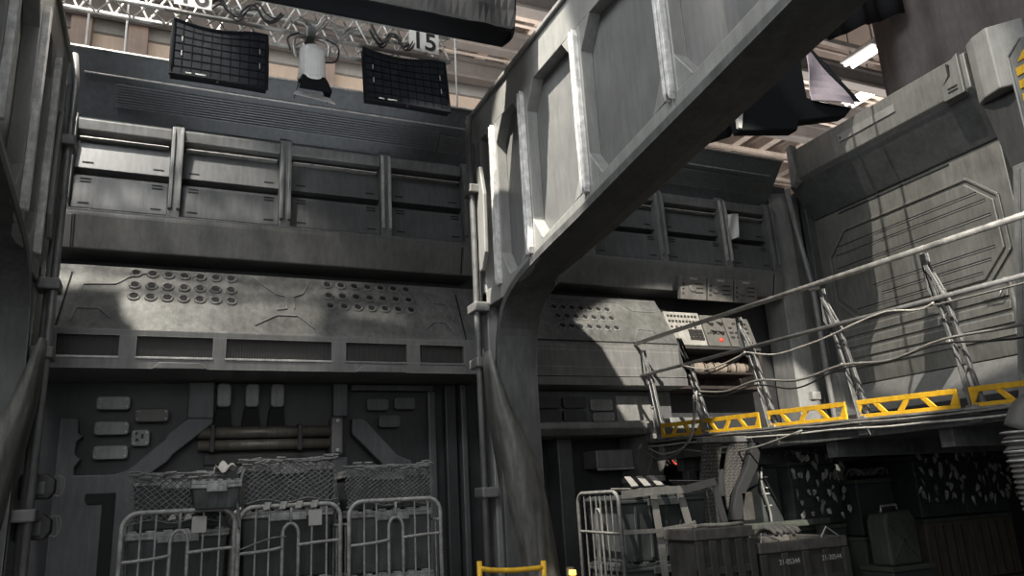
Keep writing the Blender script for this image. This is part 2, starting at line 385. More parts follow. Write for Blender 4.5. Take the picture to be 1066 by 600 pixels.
def console(x0, x1, groups, label, vents, tabs, ornaments):
    t = thing('port_console', label, 'console', ((x0+x1)/2, 7.3, 2.8), 'wall consoles')
    L0 = WL[t.name]
    MB().prism([(7.0, 3.12), (7.45, 3.80), (7.75, 3.84), (7.75, 2.80), (7.05, 2.80), (7.05, 3.09)], 'x', x0, x1).build('console_body', M['console'], t)
    m = MB(fs); m.box(x0, x1, -.012, .02, -.02, .012); m.build('front_lip', M['console'], t, .006)
    # fascia frame with openings
    m = MB(); m.box(x0, x1, 6.985, 7.05, 3.075, 3.125); m.box(x0, x1, 6.985, 7.05, 2.80, 2.895)
    edges = [x0]+[e for v in vents for e in v]+[x1]
    for i in range(0, len(edges), 2): m.box(edges[i], edges[i+1], 6.985, 7.05, 2.895, 3.075)
    m.build('fascia', M['ridge'], t)
    for a, b in vents:
        g = MB(); n = int((b-a)/.022)
        g.box(a, b, 7.04, 7.05, 2.895, 3.075)
        for i in range(n): g.box(a+(i+.3)*(b-a)/n, a+(i+.75)*(b-a)/n, 7.022, 7.04, 2.895, 3.075)
        g.build('vent_grille', M['mesh'], t)
        MB().box(a-.005, b+.005, 6.975, 7.03, 2.882, 2.902).build('vent_sill', M['edge'] if a < .6 else M['post'], t, .004)  # sills in the left light pool take pale paint to look lit
    for a, b in tabs:
        MB().prism([(a, 2.80), (a+.05, 2.855), (b-.05, 2.855), (b, 2.80)], 'y', 6.965, 6.99).build('fascia_tab', M['ridge'], t, .006)
    for gx, n, sp in groups:
        for c in range(n):
            for rz in (.425, .575, .735) if gx < 3 else (.30, .455, .60):
                p = fs(gx+c*sp, rz, 0)
                for me, nm, sub in ((PM, 'port_ring', 0), (PG, 'port_glass', 1)):
                    ob = bpy.data.objects.new(nm, me); COL.objects.link(ob)
                    if sub: ob.parent = ring; ob.location = (0, 0, .0045)
                    else:
                        ob.parent = t; ob.location = p-L0; ob.rotation_euler = (SANG, 0, 0); ring = ob
    for path in ornaments:
        m = MB(fs)
        for p, q in zip(path, path[1:]):
            m.bar((p[0], p[1], .004), (q[0], q[1], .004), .011, .016)
        m.build('raised_bead', M['post'] if len(path) > 2 else M['slot'], t)
    return t
bv = lambda z: (z-3.12)/SU.z
orn = [[(-.74, bv(3.20)), (-.72, bv(3.33)), (-.55, bv(3.33)), (-.46, bv(3.24))],
       [(-.84, bv(3.15)), (-.80, bv(3.70))], [(-.72, bv(3.42)), (-.70, bv(3.58)), (-.45, bv(3.60)), (-.36, bv(3.68)), (-.2, bv(3.75))],
       [(.70, bv(3.22)), (.90, bv(3.34)), (1.09, bv(3.34)), (1.23, bv(3.20))],
       [(.70, bv(3.77)), (.90, bv(3.58)), (.99, bv(3.56)), (.99, bv(3.42)), (.90, bv(3.40))],
       [(1.24, bv(3.77)), (1.15, bv(3.60)), (1.06, bv(3.56)), (1.06, bv(3.42))],
       [(2.30, bv(3.24)), (2.41, bv(3.34)), (2.53, bv(3.34)), (2.60, bv(3.20))], [(2.38, bv(3.72)), (2.46, bv(3.58)), (2.60, bv(3.57)), (2.63, bv(3.36))],
       [(2.70, bv(3.15)), (2.74, bv(3.70))]]
console(-1.05, 2.98, [(-.30, 7, .134), (1.40, 7, .134)], 'worn grey sloping console of the left bay with two blocks of round ports',
        [(-.82, -.37), (-.24, .354), (.46, 1.37), (1.50, 2.08), (2.21, 2.66)], [(-.11, .32), (1.59, 2.07)], orn)
orn2 = [[(3.5, bv(3.18)), (5.28, bv(3.18))], [(4.72, bv(3.24)), (4.82, bv(3.36)), (5.02, bv(3.36)), (5.14, bv(3.22))], [(3.66, bv(3.74)), (4.75, bv(3.74)), (4.9, bv(3.62)), (5.2, bv(3.62))]]
console(3.30, 5.30, [(3.87, 7, .113)], 'grey sloping console of the right bay with one block of round ports', [], [], orn2)

# ---- recess with instruments at the end of the right bay
t = thing('equipment_niche', 'rusty dark equipment niche at the end of the right bay', 'niche', (6.0, 7.5, 2.72))
m = MB(); m.box(5.305, 6.70, 7.68, 7.75, 2.72, 3.19); m.box(5.305, 6.70, 7.3, 7.68, 2.72, 2.76); m.box(5.305, 5.34, 7.3, 7.68, 2.76, 3.19); m.box(6.66, 6.70, 7.3, 7.68, 2.76, 3.19)
m.build('niche_shell', M['rust'], t, .005)
m = MB(); m.prism([(7.25, 3.19), (7.68, 3.19), (7.68, 3.22), (7.25, 3.22)], 'x', 5.341, 6.659); m.build('niche_shelf', M['mesh'], t)
for x in (5.45, 5.75, 6.05, 6.35): MB().tube([(x, 7.62, 2.77), (x, 7.62, 3.18)], .018, 8).build('niche_pipe', M['rust'], t)
def instrument(x0, x1, z0, z1, y, tilt, mat, label, style, group):
    t = thing('instrument_panel', label, 'instrument panel', ((x0+x1)/2, y, z0), group)
    w = x1-x0; h = z1-z0
    f = lambda a, b, d: Vector((x0+a, y+tilt*b/h, z0+b))+Vector((0, -1, tilt/h)).normalized()*d
    MB(f).box(0.006, w-.006, 0, h, -.06, .012).build('panel_body', mat, t, .008)
    for a, b, c, d in ((.012, w-.012, h-.02, h-.01), (.012, w-.012, .01, .02), (.012, .022, .02, h-.02), (w-.022, w-.012, .02, h-.02)):
        pass
    def blk(nm, a0, a1, b0, b1, d, mt): return MB(f).box(a0*w, a1*w, b0*h, b1*h, .006, d).build(nm, mt, t, .002)
    if style == 0:      # rows of switches, dial and key block
        for r in (.88, .72):
            for i in range(9): MB(f).box((.08+i*.095)*w, (.13+i*.095)*w, (r-.05)*h, (r+.01)*h, .006, .024).build('toggle_switch', M['ink'], t)
        for i in range(6): MB(f).box((.1+i*.13)*w, (.15+i*.13)*w, .50*h, .56*h, .006, .02).build('toggle_switch', M['ink'], t)
        m = MB(lambda a, b, d: f(a, b, d)); 
        m2 = MB(); c = f(.33*w, .27*h, .012)
        m2.lathe([(.055, .012), (.055, -.008), (.045, -.012), (.0005, -.012)], c, 18, 'y'); m2.build('dial', M['card'], t)
        m = MB(f)
        for i in range(4):
            for j in range(3): m.box((.55+i*.10)*w, (.63+i*.10)*w, (.15+j*.11)*h, (.24+j*.11)*h, .006, .026)
        m.build('key_block', M['ink'], t)
    elif style == 1:    # levers and a red knob
        for a, b in ((.25, .75), (.70, .78), (.30, .50), (.62, .48)):
            m = MB(f); m.bar((a*w, b*h, .01), ((a+.10)*w, (b-.09)*h, .05), .014, .014); m.bar(((a+.1)*w, (b-.09)*h, .05), ((a+.16)*w, (b-.09)*h, .05), .02, .02); m.build('lever', M['ink'], t)
        for i in range(7): MB(f).box((.10+i*.115)*w, (.16+i*.115)*w, (.36+.03*(i % 2))*h, (.41+.03*(i % 2))*h, .006, .02).build('toggle_switch', M['ink'], t)
        m2 = MB(); m2.lathe([(.028, .02), (.03, -.02), (.02, -.035), (.0005, -.036)], f(.62*w, .20*h, .0), 14, 'y'); m2.build('red_knob', M['red'], t, smooth=True)
    elif style == 2:    # labelled blocks
        m = MB(f)
        for i in range(4):
            for j in range(5):
                if (i*7+j*3) % 4: m.box((.10+i*.2)*w, (.22+i*.2)*w, (.12+j*.16)*h, (.18+j*.16)*h, .006, .02)
        m.build('key_block', M['ink'], t)
    else:               # faded overhead panel
        m2 = MB(); m2.lathe([(.05, .012), (.05, -.008), (.04, -.012), (.0005, -.012)], f(.45*w if style == 3 else .3*w, .5*h, .012), 18, 'y'); m2.build('dial', M['inst_grey'], t)
        m = MB(f)
        for j in range(3): MB(f).box((.55)*w, (.85)*w, (.28+j*.18)*h, (.34+j*.18)*h, .006, .016).build('display_bar', M['ink'], t)
        for j in range(3): MB(f).box((.06)*w, (.14)*w, (.2+j*.2)*h, (.28+j*.2)*h, .006, .014).build('toggle_switch', M['ink'], t)
        blk('name_strip', .35, .62, .84, .93, .016, M['inst'])
instrument(5.36, 5.88, 3.23, 3.66, 7.27, .13, M['inst'], 'cream instrument panel with switch rows, a dial and key block, left of the lower three', 0, 'lower instrument panels')
instrument(5.89, 6.22, 3.23, 3.64, 7.27, .13, M['inst_grey'], 'grey instrument panel with levers and a red knob, middle of the lower three', 1, 'lower instrument panels')
instrument(6.23, 6.64, 3.23, 3.62, 7.27, .13, M['inst_grey'], 'grey instrument panel with small blocks, right of the lower three', 2, 'lower instrument panels')
instrument(5.56, 5.95, 3.80, 4.08, 7.29, -.06, M['inst_grey'], 'faded instrument panel with centre dial, left of the upper three', 3, 'upper instrument panels')
instrument(5.96, 6.36, 3.80, 4.08, 7.29, -.06, M['inst_grey'], 'faded instrument panel with dial and bars, middle of the upper three', 4, 'upper instrument panels')
instrument(6.37, 6.74, 3.80, 4.08, 7.29, -.06, M['inst_grey'], 'faded instrument panel with dial and bars, right of the upper three', 5, 'upper instrument panels')
for i, (a, b, l) in enumerate(((5.62, 5.88, 'leftmost'), (5.92, 6.22, 'middle'), (6.25, 6.50, 'rightmost'))):
    t = thing('padded_roll', f'beige padded roll lying under the instrument panels, {l} one', 'roll', ((a+b)/2, 7.40, 2.92), 'padded rolls')
    m = MB(); n = 8
    m.tube([(lerp(a, b, q/n), 7.38, 2.985+.006*math.sin(q*2)) for q in range(n+1)], [.052 if q in (0, n) else .064+.004*math.cos(q*3) for q in range(n+1)], 14); m.build('roll_body', M['pad'], t, smooth=True)
    for q in (a+.05, b-.05): MB().tube([(q+.0, 7.38+.068*math.cos(w), 2.985+.068*math.sin(w)) for w in [k*math.pi/8 for k in range(16)]], .008, 6, True).build('tie_band', M['rust'], t)
t = thing('pad_shelf', 'dark shelf carrying the padded rolls under the instrument panels', 'shelf', (6.05, 7.5, 2.89))
MB().box(5.58, 6.56, 7.27, 7.675, 2.895, 2.918).build('shelf_board', M['rust'], t, .004)

# plain apron panels below the right console and above the walkway end
t = thing('apron_panel', 'plain grey apron panel below the console of the right bay', 'wall panel', (4.3, 7.3, 2.74))
MB().box(3.3, 5.30, 7.335, 7.74, 2.345, 2.69).build('panel_sheet', M['wall'], t, .008)
MB().prism([(4.56, 2.36), (5.06, 2.36), (4.98, 2.64), (4.56, 2.64)], 'y', 7.31, 7.34).build('raised_panel', M['ledge'], t, .008)
MB().box(3.3, 5.30, 6.97, 7.74, 2.70, 2.79).build('bottom_rail', M['ridge'], t, .01)
t = thing('wall_ledge', 'grey ledge running along the right bay below the twin plates', 'ledge', (4.2, 7.3, 2.20))
MB().prism([(7.75, 2.34), (7.08, 2.34), (7.02, 2.32), (7.02, 2.26), (7.12, 2.20), (7.75, 2.20)], 'x', 3.3, 5.6).build('ledge_body', M['ledge'], t, .012)
MB().box(5.02, 5.6, 6.99, 7.1, 2.24, 2.36).build('end_block', M['ledge'], t, .012)
def wplate(x0, x1, z0, z1, label, mat='plate', y=7.62, screws=True, group='wall plates'):
    t = thing('wall_plate', label, 'plate', ((x0+x1)/2, y, z0), group)
    c = .018
    MB().prism([(x0+c, z0), (x1-c, z0), (x1, z0+c), (x1, z1-c), (x1-c, z1), (x0+c, z1), (x0, z1-c), (x0, z0+c)], 'y', y-.055, y+.02).build('plate_body', M[mat], t, .008)
    if screws:
        for a, b in ((x1-.025, z1-.025), (x0+.025, z1-.025), (x1-.025, z0+.025), (x0+.025, z0+.025)):
            MB().lathe([(.009, .0), (.009, -.007), (.004, -.009), (.0005, -.009)], (a, y-.055, b), 10, 'y').build('screw', M['edge'], t)
    return t
wplate(4.21, 4.49, 2.47, 2.595, 'grey wall plate above the ledge of the right bay, upper of the twin plates', 'plate', 7.33)
wplate(4.23, 4.50, 2.35, 2.455, 'grey wall plate above the ledge of the right bay, lower of the twin plates', 'plate', 7.33)
for i, (a, b, z, l) in enumerate(((3.55, 3.85, 2.50, 'dark wall plate right of the middle column, upper left of four'), (3.88, 4.16, 2.50, 'dark wall plate right of the middle column, upper right of four'),
                                  (3.55, 3.85, 2.36, 'dark wall plate right of the middle column, lower left of four'), (3.88, 4.16, 2.36, 'dark wall plate right of the middle column, lower right of four'))):
    wplate(a, b, z, z+.12, l, 'wall_dark', 7.33, False)
# lower wall furniture of the right bay
t = thing('wall_pilaster', 'grey pilaster standing under the ledge beside the walkway end', 'pilaster', (4.95, 7.3, 0))
MB().prism([(7.75, 2.20), (7.10, 2.20), (7.10, 2.0), (7.25, 1.75), (7.25, 0), (7.75, 0)], 'x', 4.82, 5.03).build('pilaster_body', M['ledge'], t, .015)
MB().box(4.80, 5.05, 7.23, 7.75, 1.70, 1.76).build('band', M['edge'], t, .01)
MB().prism([(7.08, 2.18), (7.10, 2.18), (7.26, 1.77), (7.24, 1.77)], 'x', 4.99, 5.03).build('edge_strip', M['edge'], t)
t = thing('wall_cabinet', 'pale flat cabinet front on the wall behind the strapped roll cage', 'cabinet', (4.5, 7.6, 1.86))
MB().box(4.33, 4.80, 7.45, 7.75, 1.87, 2.06).build('cabinet_body', M['plate'], t, .012)
MB().box(4.33, 4.80, 7.44, 7.46, 1.845, 1.87).build('bottom_rail', M['edge'], t, .004)
t = thing('fire_hose_box', 'reddish grey box with a coiled red hose on the wall behind the mesh panel', 'box', (5.6, 7.6, 1.86))
MB().box(5.20, 6.05, 7.40, 7.75, 1.86, 2.06).build('box_body', M['rust'], t, .012)
MB().box(5.38, 6.03, 7.385, 7.405, 1.88, 2.04).build('front_plate', M['inst_grey'], t, .006)
for dx in (0, .05): MB().tube([(5.28+dx+.09*math.cos(a), 7.37-.02*dx, 1.96+.085*math.sin(a)) for a in [k*math.pi/10 for k in range(20)]], .013, 7, True).build('red_hose', M['red'] if dx else M['cable_dark'], t, smooth=True)
t = thing('wall_pilaster', 'dark pilaster on the wall right of the middle column, under the ledge', 'pilaster', (3.95, 7.5, 0))
MB().box(3.88, 4.06, 7.48, 7.75, 0, 2.20).build('pilaster_body', M['wall'], t, .015)

# ---- lower wall of the left bay
t = thing('wall_brace', 'grey branching wall brace at the left of the left bay', 'brace', (-.3, 7.6, 0))
poly = [(-.80, 0), (-.80, 2.47), (-.665, 2.47), (-.655, 2.34), (-.615, 2.31), (-.665, 2.27), (-.665, 2.16), (-.62, 2.12), (-.665, 2.05), (-.66, 1.985),
        (-.35, 1.985), (-.25, 2.02), (.02, 2.27), (.05, 2.33), (.20, 2.46), (.42, 2.46), (.42, 2.41), (.10, 2.14), (.06, 2.08), (-.12, 1.95), (-.12, 1.88), (-.17, 1.82), (-.17, 0)]
MB().prism(poly, 'y', 7.60, 7.75).build('brace_body', M['wall'], t, .012)
MB().prism([(-.56, 1.83), (-.33, 1.83), (-.33, 0.1), (-.43, 0.1), (-.43, 1.74), (-.54, 1.74), (-.565, 1.78)], 'y', 7.585, 7.605).build('slot', M['slot'], t, .004)
MB().prism([(-.20, 1.98), (-.10, 1.98), (-.10, 1.90), (-.17, 1.90), (-.20, 1.93)], 'y', 7.59, 7.605).build('notch', M['slot'], t)
MB().box(.20, .42, 7.62, 7.75, 2.46, 2.795).build('upright', M['wall'], t, .01)
MB().box(-.80, -.17, 7.595, 7.61, .3, .36).build('foot_band', M['ridge'], t)
for a, b, z, l in ((-.545, -.275, 2.545, 'grey wall plate left of the brace, topmost of three stacked'), (-.545, -.27, 2.325, 'grey wall plate left of the brace, middle of three stacked'), (-.54, -.265, 2.115, 'grey wall plate left of the brace, lowest of three stacked'),
                 (-.235, .045, 2.435, 'tan wall plate right of the stacked plates')):
    wplate(a, b, z, z+.118, l, 'plate' if z != 2.435 else 'inst_grey', 7.70)
t = wplate(-.25, -.10, 2.225, 2.37, 'small square wall plate with dark marks under the tan plate', 'plate', 7.72)
MB().prism([(-.225, 2.345), (-.195, 2.345), (-.21, 2.315)], 'y', 7.658, 7.668).build('mark', M['ink'], t); MB().prism([(-.21, 2.30), (-.18, 2.27), (-.215, 2.265)], 'y', 7.658, 7.668).build('mark', M['ink'], t); MB().box(-.17, -.15, 7.658, 7.668, 2.29, 2.33).build('mark', M['ink'], t)
for x, l in ((.505, 'leftmost'), (.755, 'middle'), (.985, 'rightmost')):
    t = thing('wall_bracket', f'upright grey capsule on a dark stem under the left console, {l} of three', 'bracket', (x, 7.65, 2.36), 'capsule brackets')
    c = .02; a, b = x-.062, x+.062
    MB().prism([(a+c, 2.56), (b-c, 2.56), (b, 2.585), (b, 2.755), (b-c, 2.78), (a+c, 2.78), (a, 2.755), (a, 2.585)], 'y', 7.60, 7.75).build('capsule', M['plate'], t, .012)
    MB().prism([(a-.02, 2.38), (b+.02, 2.38), (b, 2.56), (a, 2.56)], 'y', 7.66, 7.75).build('stem', M['slot'], t, .008)
t = thing('pipe_pair', 'pair of horizontal bronze grey pipes with end flange behind the roll cages', 'pipe', (.9, 7.65, 2.19))
for z, r in ((2.33, .055), (2.215, .05)): MB().tube([(.30, 7.66, z), (1.49, 7.66, z)], r, 18).build('pipe', M['pipe'], t, smooth=True)
MB().box(1.49, 1.60, 7.56, 7.75, 2.10, 2.46).build('end_flange', M['ridge'], t, .02)
for z in (2.14, 2.42): MB().lathe([(.018, 0), (.018, -.02), (.0005, -.022)], (1.545, 7.56, z), 8, 'y').build('bolt', M['edge'], t)
for x in (.42, 1.2): MB().box(x-.02, x+.02, 7.59, 7.75, 2.15, 2.40).build('pipe_clamp', M['mesh'], t, .008)
t = thing('pipe_tray', 'dark tray under the bronze pipes of the left bay', 'tray', (.9, 7.7, 1.4))
MB().box(.36, 1.45, 7.68, 7.75, 2.04, 2.14).build('tray_lip', M['mesh'], t, .01)
MB().box(.36, 1.45, 7.70, 7.75, 1.4, 2.04).build('tray_back', M['wall_dark'], t, .01)
t = thing('wall_upright', 'grey wall upright right of the bronze pipes', 'upright', (1.60, 7.65, 0))
MB().box(1.52, 1.66, 7.63, 7.75, 0, 2.08).build('upright_body', M['wall'], t, .012)
MB().box(1.52, 1.66, 7.63, 7.75, 2.47, 2.795).build('upright_head', M['wall'], t, .012)
t = thing('wall_brace', 'dark framed wall brace at the right of the left bay', 'brace', (2.1, 7.6, 0))
m = MB(); m.box(1.70, 2.56, 7.66, 7.75, 2.73, 2.79); m.box(2.50, 2.58, 7.66, 7.75, 0, 2.73); m.prism([(1.70, 2.45), (1.82, 2.45), (2.16, 2.08), (2.3, 2.02), (2.3, 1.88), (2.1, 1.9), (1.70, 2.30)], 'y', 7.62, 7.75); m.box(1.70, 2.30, 7.63, 7.75, 0, 1.90)
m.build('brace_body', M['wall'], t, .012)
for a, b, z, l in ((1.86, 2.08, 2.53, 'dark plate inside the right brace of the left bay, upper left'), (2.14, 2.36, 2.54, 'dark plate inside the right brace of the left bay, upper right'), (1.98, 2.2, 2.36, 'dark plate inside the right brace of the left bay, lower')):
    wplate(a, b, z, z+.12, l, 'wall', 7.71, False)
t = thing('wall_upright', 'dark ribbed wall upright left of the middle column', 'upright', (2.8, 7.65, 0))
MB().box(2.68, 2.80, 7.64, 7.75, 0, 2.79).build('upright_body', M['wall_dark'], t, .012)
MB().box(2.84, 2.90, 7.60, 7.75, 0, 2.79).build('upright_rib', M['wall'], t, .012)

# ------------------------------------------------------------------ portal frames: column curving into an overhead girder
CURVE = [(.6, 4.06), (1.5, 3.92), (2.47, 3.77), (3.29, 3.655), (3.83, 3.58), (4.49, 3.485), (5.13, 3.40), (5.55, 3.31), (5.78, 3.20), (5.92, 3.02), (5.99, 2.75), (6.0, 2.5)]
def zc(y):
    for (a, za), (b, zb) in zip(CURVE, CURVE[1:]):
        if a <= y <= b: return za+(zb-za)*(y-a)/(b-a)
    return CURVE[0][1]
BUTT = [(2.83, -.10, -.07, 5.97), (2.62, -.095, -.01, 5.93), (2.38, -.085, .06, 5.90), (2.12, -.05, .18, 5.88), (1.87, -.015, .285, 5.86), (1.57, .02, .345, 5.85), (1.26, .075, .39, 5.85), (.95, .13, .42, 5.85), (0, .16, .44, 5.85)]
def portal(X0, sgn, label):
    """X0 = the showing face, sgn=+1: body lies to +X of it"""
    t = thing('portal_frame', label, 'girder frame', (X0+sgn*.18, 6.2, 0), 'portal frames')
    fx = lambda x, y, z: Vector((X0+sgn*x, y, z))
    low = smoothpath([(0, y, z) for y, z in CURVE], 4); low = [(p.y, p.z) for p in low]
    core = low+[(6.0, 0), (6.5, 0), (6.5, 5.23), (.6, 5.23)]
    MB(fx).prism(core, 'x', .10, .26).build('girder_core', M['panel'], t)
    # lower flange following the curve, full width
    m = MB(fx); n = len(low)
    rings = [[(0, y, z+.06), (0, y, z), (.36, y, z-.01), (.36, y, z+.06)] for y, z in low if y < 5.99]
    # thickness direction turns into the column
    rings = []
    for i, (y, z) in enumerate(low):
        a = low[max(i-1, 0)]; b = low[min(i+1, n-1)]; d = Vector((b[0]-a[0], b[1]-a[1])).normalized(); nn = Vector((-d.y, d.x))
        if nn.y < 0 and i < n*.5: nn = -nn
        q = (y+nn.x*.06, z+nn.y*.06)
        rings.append([(-.012, q[0], q[1]), (-.012, y, z), (.10, y-nn.x*.012, z-nn.y*.012), (.26, y-nn.x*.012, z-nn.y*.012), (.36, y, z), (.36, q[0], q[1])])
    rings.append([(-.012, 6.06, 0), (-.012, 6.0, 0), (.10, 5.988, 0), (.26, 5.988, 0), (.36, 6.0, 0), (.36, 6.06, 0)])
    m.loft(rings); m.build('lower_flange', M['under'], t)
    # showing face: chords, uprights and clipped panel corners
    ys = [6.30, 5.86, 5.22, 4.29, 3.26, 2.15, 1.05]
    pb = lambda y: zc(min(y, 5.5))+.115+.04*(5.6-y)/2.6*1.3
    def face(xa, xb, nm):
        m = MB(fx)
        m.box(xa, xb, .6, 6.5, 4.92, 5.23)
        for a, b in zip(ys, ys[1:]+[.6]):
            k = 6
            lo = [(lerp(b, a, q/k), zc(min(lerp(b, a, q/k), 5.62))) for q in range(k+1)]; hi = [(lerp(a, b, q/k), pb(lerp(a, b, q/k))) for q in range(k+1)]
            m.prism(lo+hi, 'x', xa, xb)
        for y in ys[1:]:
            w = .055 if y < 5.5 else .045
            m.prism([(y-w, pb(y)), (y+w, pb(y)), (y+w, 4.92), (y-w, 4.92)], 'x', xa, xb)
            for s in (-1, 1):
                m.prism([(y+s*w, 4.92), (y+s*(w+.16), 4.92), (y+s*w, 4.70)], 'x', xa, xb)
                m.prism([(y+s*w, pb(y)), (y+s*(w+.15), pb(y+s*(w+.15))), (y+s*w, pb(y)+.24)], 'x', xa, xb)
        m.box(xa, xb, 6.2, 6.5, 0, 4.92)
        return m.build(nm, M['girder'], t, .006)
    face(0, .10, 'face_frame'); face(.26, .36, 'rear_face_frame')
    for y in ys[1:]:
        m = MB(fx); z0 = pb(y)-.04; z1 = 4.90
        for d in (-.02, .02):
            m.prism([(y+d-.015, z0+.05), (y+d, z0), (y+d+.015, z0+.05), (y+d+.015, z1-.06), (y+d, z1), (y+d-.015, z1-.06)], 'x', -.045, 0)
        m.box(-.02, 0, y-.022, y+.022, z0+.05, z1-.06)
        m.build('stiffener', M['rib'], t, .004)
    m = MB(fx); m.box(-.03, .39, .6, 6.5, 5.23, 5.27); m.build('top_flange', M['girder'], t, .01)
    # streaked foot buttress with a diagonal edge
    rings = []
    for z, l, r, yb in BUTT:
        rings.append([(l-.01, 6.10, z), (l, 5.99, z), (lerp(l, r, .12), lerp(5.99, yb, .7), z), (lerp(l, r, .4), yb, z), (lerp(l, r, .7), yb+.005, z), (lerp(l, r, .93), yb+.03, z), (r, yb+.07, z), (r-.01, 6.10, z)])
    MB(fx).loft(rings).build('foot_buttress', M['butt'], t, smooth=True)
    # conduit beside the column with clamp blocks
    MB(fx).tube([(-.10, 6.20, 0), (-.10, 6.20, 4.2), (-.10, 6.24, 4.9), (-.06, 6.30, 5.2)], .028, 10).build('conduit', M['darksteel'], t, smooth=True)
    MB(fx).tube([(-.055, 6.27, 0), (-.055, 6.27, 4.9)], .024, 10).build('conduit', M['under'], t, smooth=True)
    for z in (1.62, 2.72, 3.22, 4.35):
        MB(fx).box(-.145, 0, 6.13, 6.33, z, z+.085).build('conduit_clamp', M['ridge'], t, .012)
    MB(fx).prism([(6.14, 3.6), (6.05, 3.75), (6.03, 4.3), (6.10, 4.6), (6.2, 4.6), (6.2, 3.6)], 'x', -.06, -.02).build('side_bracket', M['girder'], t, .01)
    return t
portal(2.60, 1, 'grey overhead girder frame curving up from the middle column across the picture')
portal(-.88, -1, 'grey overhead girder frame at the left edge of the picture')
# junction boxes on the left column
for z, l in ((1.77, 'dark junction box with cable loops on the left column, upper one'), (1.50, 'dark junction box with cable loops on the left column, lower one')):
    t = thing('junction_box', l, 'box', (-.80, 6.42, z), 'column junction boxes')
    MB().prism([(-.875, z), (-.70, z), (-.665, z+.05), (-.665, z+.13), (-.72, z+.17), (-.875, z+.17)], 'y', 6.36, 6.50).build('box_body', M['mesh'], t, .012)
    MB().box(-.84, -.72, 6.345, 6.36, z+.03, z+.12).build('cover', M['wall'], t, .006)
    for d in (0, .03): MB().tube(smoothpath([(-.68, 6.40, z+.15), (-.64+d*.6, 6.39, z+.15), (-.625+d*.6, 6.39, z+.08), (-.63, 6.40, z+.02), (-.69, 6.42, z+.03)], 5), .0045, 6).build('cable_loop', M['cable'], t, smooth=True)

# ------------------------------------------------------------------ bulkhead door on the right
t = thing('door_lintel', 'long grey lintel beam over the bulkhead door', 'lintel', (7.7, 5.8, 5.5))
MB().prism([(7.5, 5.50), (7.5, 5.90), (7.56, 5.93), (8.0, 5.93), (8.0, 5.46), (7.56, 5.46)], 'y', 4.55, 7.10).build('beam_body', M['lintel'], t, .012)
MB().box(7.48, 7.505, 5.45, 6.28, 5.665, 5.765).build('pale_strip', M['lightgrey'], t, .004)
for a, b in ((6.25, 6.27),): MB().box(7.474, 7.482, 6.235, 6.255, 5.70, 5.725).build('strip_pin', M['ink'], t)
MB().prism([(7.10, 5.96), (7.03, 5.98), (7.0, 5.6), (7.02, 5.45), (7.12, 5.40)], 'x', 7.44, 7.56).build('end_bracket', M['lightgrey'], t, .01)
m = MB(); m.prism([(4.60, 5.92), (4.70, 5.86), (4.72, 5.70), (4.84, 5.62), (4.84, 5.46), (4.60, 5.46)], 'x', 7.455, 7.52); m.build('end_bracket', M['lintel'], t, .008)
MB().prism([(4.71, 5.84), (4.735, 5.84), (4.735, 5.70), (4.83, 5.62), (4.845, 5.47), (4.86, 5.62), (4.76, 5.74), (4.76, 5.88)], 'x', 7.485, 7.505).build('shadow_gap', M['slot'], t)
for z in (5.52, 5.56): MB().box(7.448, 7.46, 4.66, 4.77, z, z+.018).build('slot_mark', M['slot'], t)
t = thing('door_hood', 'dark recessed hood under the lintel of the bulkhead door', 'hood', (7.8, 6, 4.98))
MB().prism([(7.56, 5.46), (8.0, 5.46), (8.0, 5.02), (7.90, 5.02)], 'y', 4.56, 7.25).build('hood_body', M['wall'], t, .01)
t = thing('door_pylon', 'chunky chamfered grey pylon right of the lintel', 'pylon', (7.6, 4.2, 1.95))
MB().prism([(7.48, 4.50), (7.40, 4.38), (7.36, 4.20), (7.55, 3.95), (8.0, 3.95), (8.0, 4.53), (7.6, 4.53)], 'z', 5.26, 5.95).build('pylon_head', M['lightgrey'], t, .015)
MB().prism([(4.50, 5.26), (4.0, 5.26), (4.0, 4.2), (4.36, 4.2), (4.36, 4.42)], 'x', 7.52, 8.0).build('pylon_neck', M['wall_dark'], t, .012)  # dark paint stands in for the shade beneath the pylon head
MB().prism([(4.34, 4.5), (4.0, 4.5), (4.0, 1.952), (4.86, 1.952), (4.70, 2.75)], 'x', 7.50, 7.92).build('pylon_shaft', M['ledge'], t, .012)
for d in (.06, .14, .22): MB().bar((7.495, 4.34-d, 4.45), (7.495, 4.75-d, 2.5), .022, .02, (1, 0, 0)).build('shaft_rib', M['post'], t, .004)
t = thing('hazard_panel', 'grey panel with yellow hazard bars at the upper right edge', 'hazard panel', (7.2, 3.7, 2.1))
MB().prism([(3.98, 5.44), (3.83, 5.57), (3.2, 5.60), (3.2, 1.952), (3.99, 1.952)], 'x', 7.22, 7.36).build('panel_body', M['ledge'], t, .012)
MB().tube([(7.21, 3.985, 1.96), (7.21, 3.975, 5.44), (7.21, 3.83, 5.57)], .012, 8).build('edge_bead', M['lightgrey'], t)
for z in (4.94, 5.075, 5.21, 5.345): MB().prism([(3.24, z+.02), (3.93 if z < 5.3 else 3.90, z), (3.93 if z < 5.3 else 3.83, z+.085), (3.24, z+.105)], 'x', 7.205, 7.222).build('yellow_bar', M['yellow'], t, .003)
